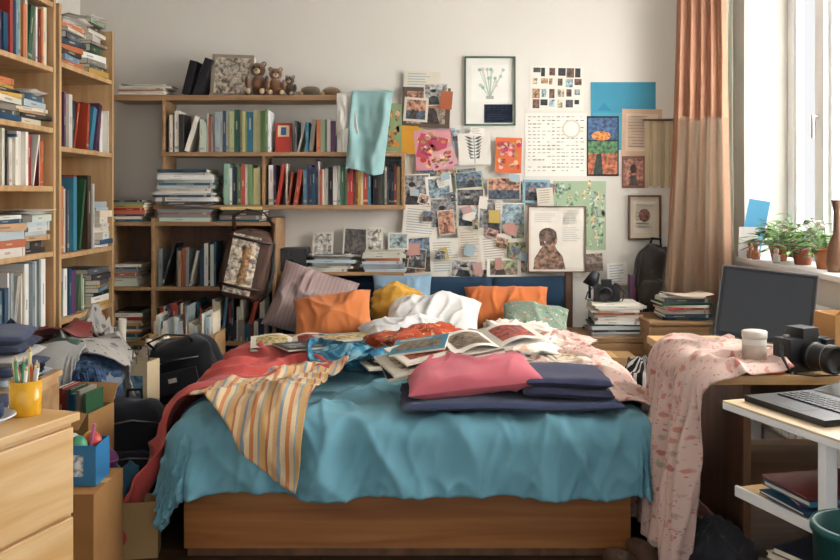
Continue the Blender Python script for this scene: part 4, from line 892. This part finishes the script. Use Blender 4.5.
b=B('orange_tape_roll'); b.lathe([(.018,0),(.032,0),(.032,.022),(.018,.022),(.018,0)],M_PLAST,C('#d8602a'),T(1.13,2.875,TZ),28); b.done()
b=B('cardboard_box'); b.M=T(1.50,3.06,TZ)@RZ(4); w,d,h=.26,.14,.17; cc=C('#b98f5f')
b.obox(w,d,h,.004,M_CARD,cc)
b.box(0,w,0,.003,0,.06,M_CARD,C('#c9a070'),T(-w/2,-d/2,h)@RX(60)); b.done(.001)
RD=(.95,1.9,2.86,3.75)
b=B('floral_dress')
def q(a,v): 
    u=1.17-.90*v+.05*nz(a*3,v*3,2); w=2.86+.52*a-.10*v*(.5-a)*2+.03*nz(a*4,v*4,5)-.03; return u,w
def f(a,v):
    u,w=q(a,v); top=1-min(1,max(0,.95-u)/.15)
    dd=top*.022*(ridge(u*6,w*6,3)**2+.5+.5*nz(u*8,w*8,2))+.012*ridge(u*1.2,w*12,7)**2
    return drape(u,w,RD,TZ+.004,.06,0.01,.06,.034,26,disp=dd,seed=3,dropstart=.05)
b.grid(f,130,130,P_FLORAL,uvfn=lambda a,v:q(a,v)); b.done(solid=-.004)
# under-desk clutter
b=B('teal_waste_bin'); b.lathe([(0,0),(.075,0),(.095,.60),(.10,.60),(.10,.615),(.088,.615),(.07,.01),(0,.01)],M_PLAST,C('#1a4f4b'),T(.905,1.84,0),36); b.done()
crumple('black_jacket',(.96,2.95,0),.13,.12,.22,M_CLOTH,'#26262b',31,fold=.3)
crumple('dark_shirt',(.84,2.72,0),.11,.12,.14,M_CLOTH,'#3a2f30',32,fold=.3)
crumple('grey_hoodie',(1.14,2.5,.0),.2,.14,.17,M_CLOTH,'#3c4048',33,fold=.3)
b=B('wire_crate'); b.M=T(.93,2.42,0)@RZ(-15)
for z in (.01,.05,.09,.13,.17): b.tube([(-.12,-.09,z),(.12,-.09,z),(.12,.09,z),(-.12,.09,z),(-.12,-.09,z)],.003,M_METAL,C('#3a3c40'),6)
for i in range(9): b.tube([(-.12+.03*i,-.09,.01),(-.12+.03*i,-.09,.17)],.002,M_METAL,C('#3a3c40'),6); b.tube([(-.12+.03*i,-.09,.01),(-.12+.03*i,.09,.01)],.002,M_METAL,C('#3a3c40'),6)
for i in range(7): b.tube([(-.12,-.09+.03*i,.01),(-.12,-.09+.03*i,.17)],.002,M_METAL,C('#3a3c40'),6)
stack(b,T(0,0,.016)@RZ(90),4,(.14,.16),(.16,.2),(.015,.03),'dark',97,5); b.done()
b=B('coiled_cable')
pts=[]
for i in range(120):
    t=i/6; pts.append((.72+.07*math.cos(t)+.02*math.sin(t*.37),2.52+.06*math.sin(t)+.02*math.cos(t*.23),.008+i*.00035))
b.tube(pts,.004,M_PLAST,C('#141416'),6); b.done()
def shoe(b,M,c):
    b.M=M
    def f(a,v):
        t=a*2*math.pi; x=(v-.5)*.26; wd=.045*(1-.35*abs(2*v-1)**3)*(1 if v<.5 else 1.08)*max(.0,1-abs(2*v-1)**6)**.5; h=.085-.045*min(1,max(0,(v-.35)/.4)); h*=max(0,1-abs(2*v-1)**8)**.5
        return (x,wd*math.cos(t),.012+h*.5+h*.5*math.sin(t))
    b.grid(f,20,24,M_LEATH,C(c)); b.box(-.125,.12,-.036,.036,0,.014,M_PLAST,C('#d8d4cc'))
b=B('pair_of_shoes'); shoe(b,T(.70,2.98,0)@RZ(-60),'#4a3428'); shoe(b,T(.78,3.06,0)@RZ(-70),'#4a3428'); b.done()
# ---------------------------------------------------------------- LIGHT + CAMERA
w=bpy.data.worlds.new('world'); bpy.context.scene.world=w; w.use_nodes=True
bg=w.node_tree.nodes['Background']; bg.inputs[0].default_value=(.985,.99,1,1); bg.inputs[1].default_value=1.2
l=bpy.data.lights.new('window_daylight','AREA'); l.shape='RECTANGLE'; l.size=1.5; l.size_y=2.6; l.energy=190; l.color=(1,.985,.965)
lo=bpy.data.objects.new('window_daylight',l); lo.location=(2.35,3.7,1.75); lo.rotation_euler=(0,math.radians(78),0); bpy.context.scene.collection.objects.link(lo)
cam=bpy.data.cameras.new('camera_main'); cam.sensor_width=36; cam.lens=F/840*36; cam.shift_y=-(280-HY)/840
co=bpy.data.objects.new('camera_main',cam); co.location=(0,0,CH); co.rotation_euler=(math.radians(90),0,0); bpy.context.scene.collection.objects.link(co)
bpy.context.scene.camera=co
bpy.context.scene.view_settings.view_transform='Standard'
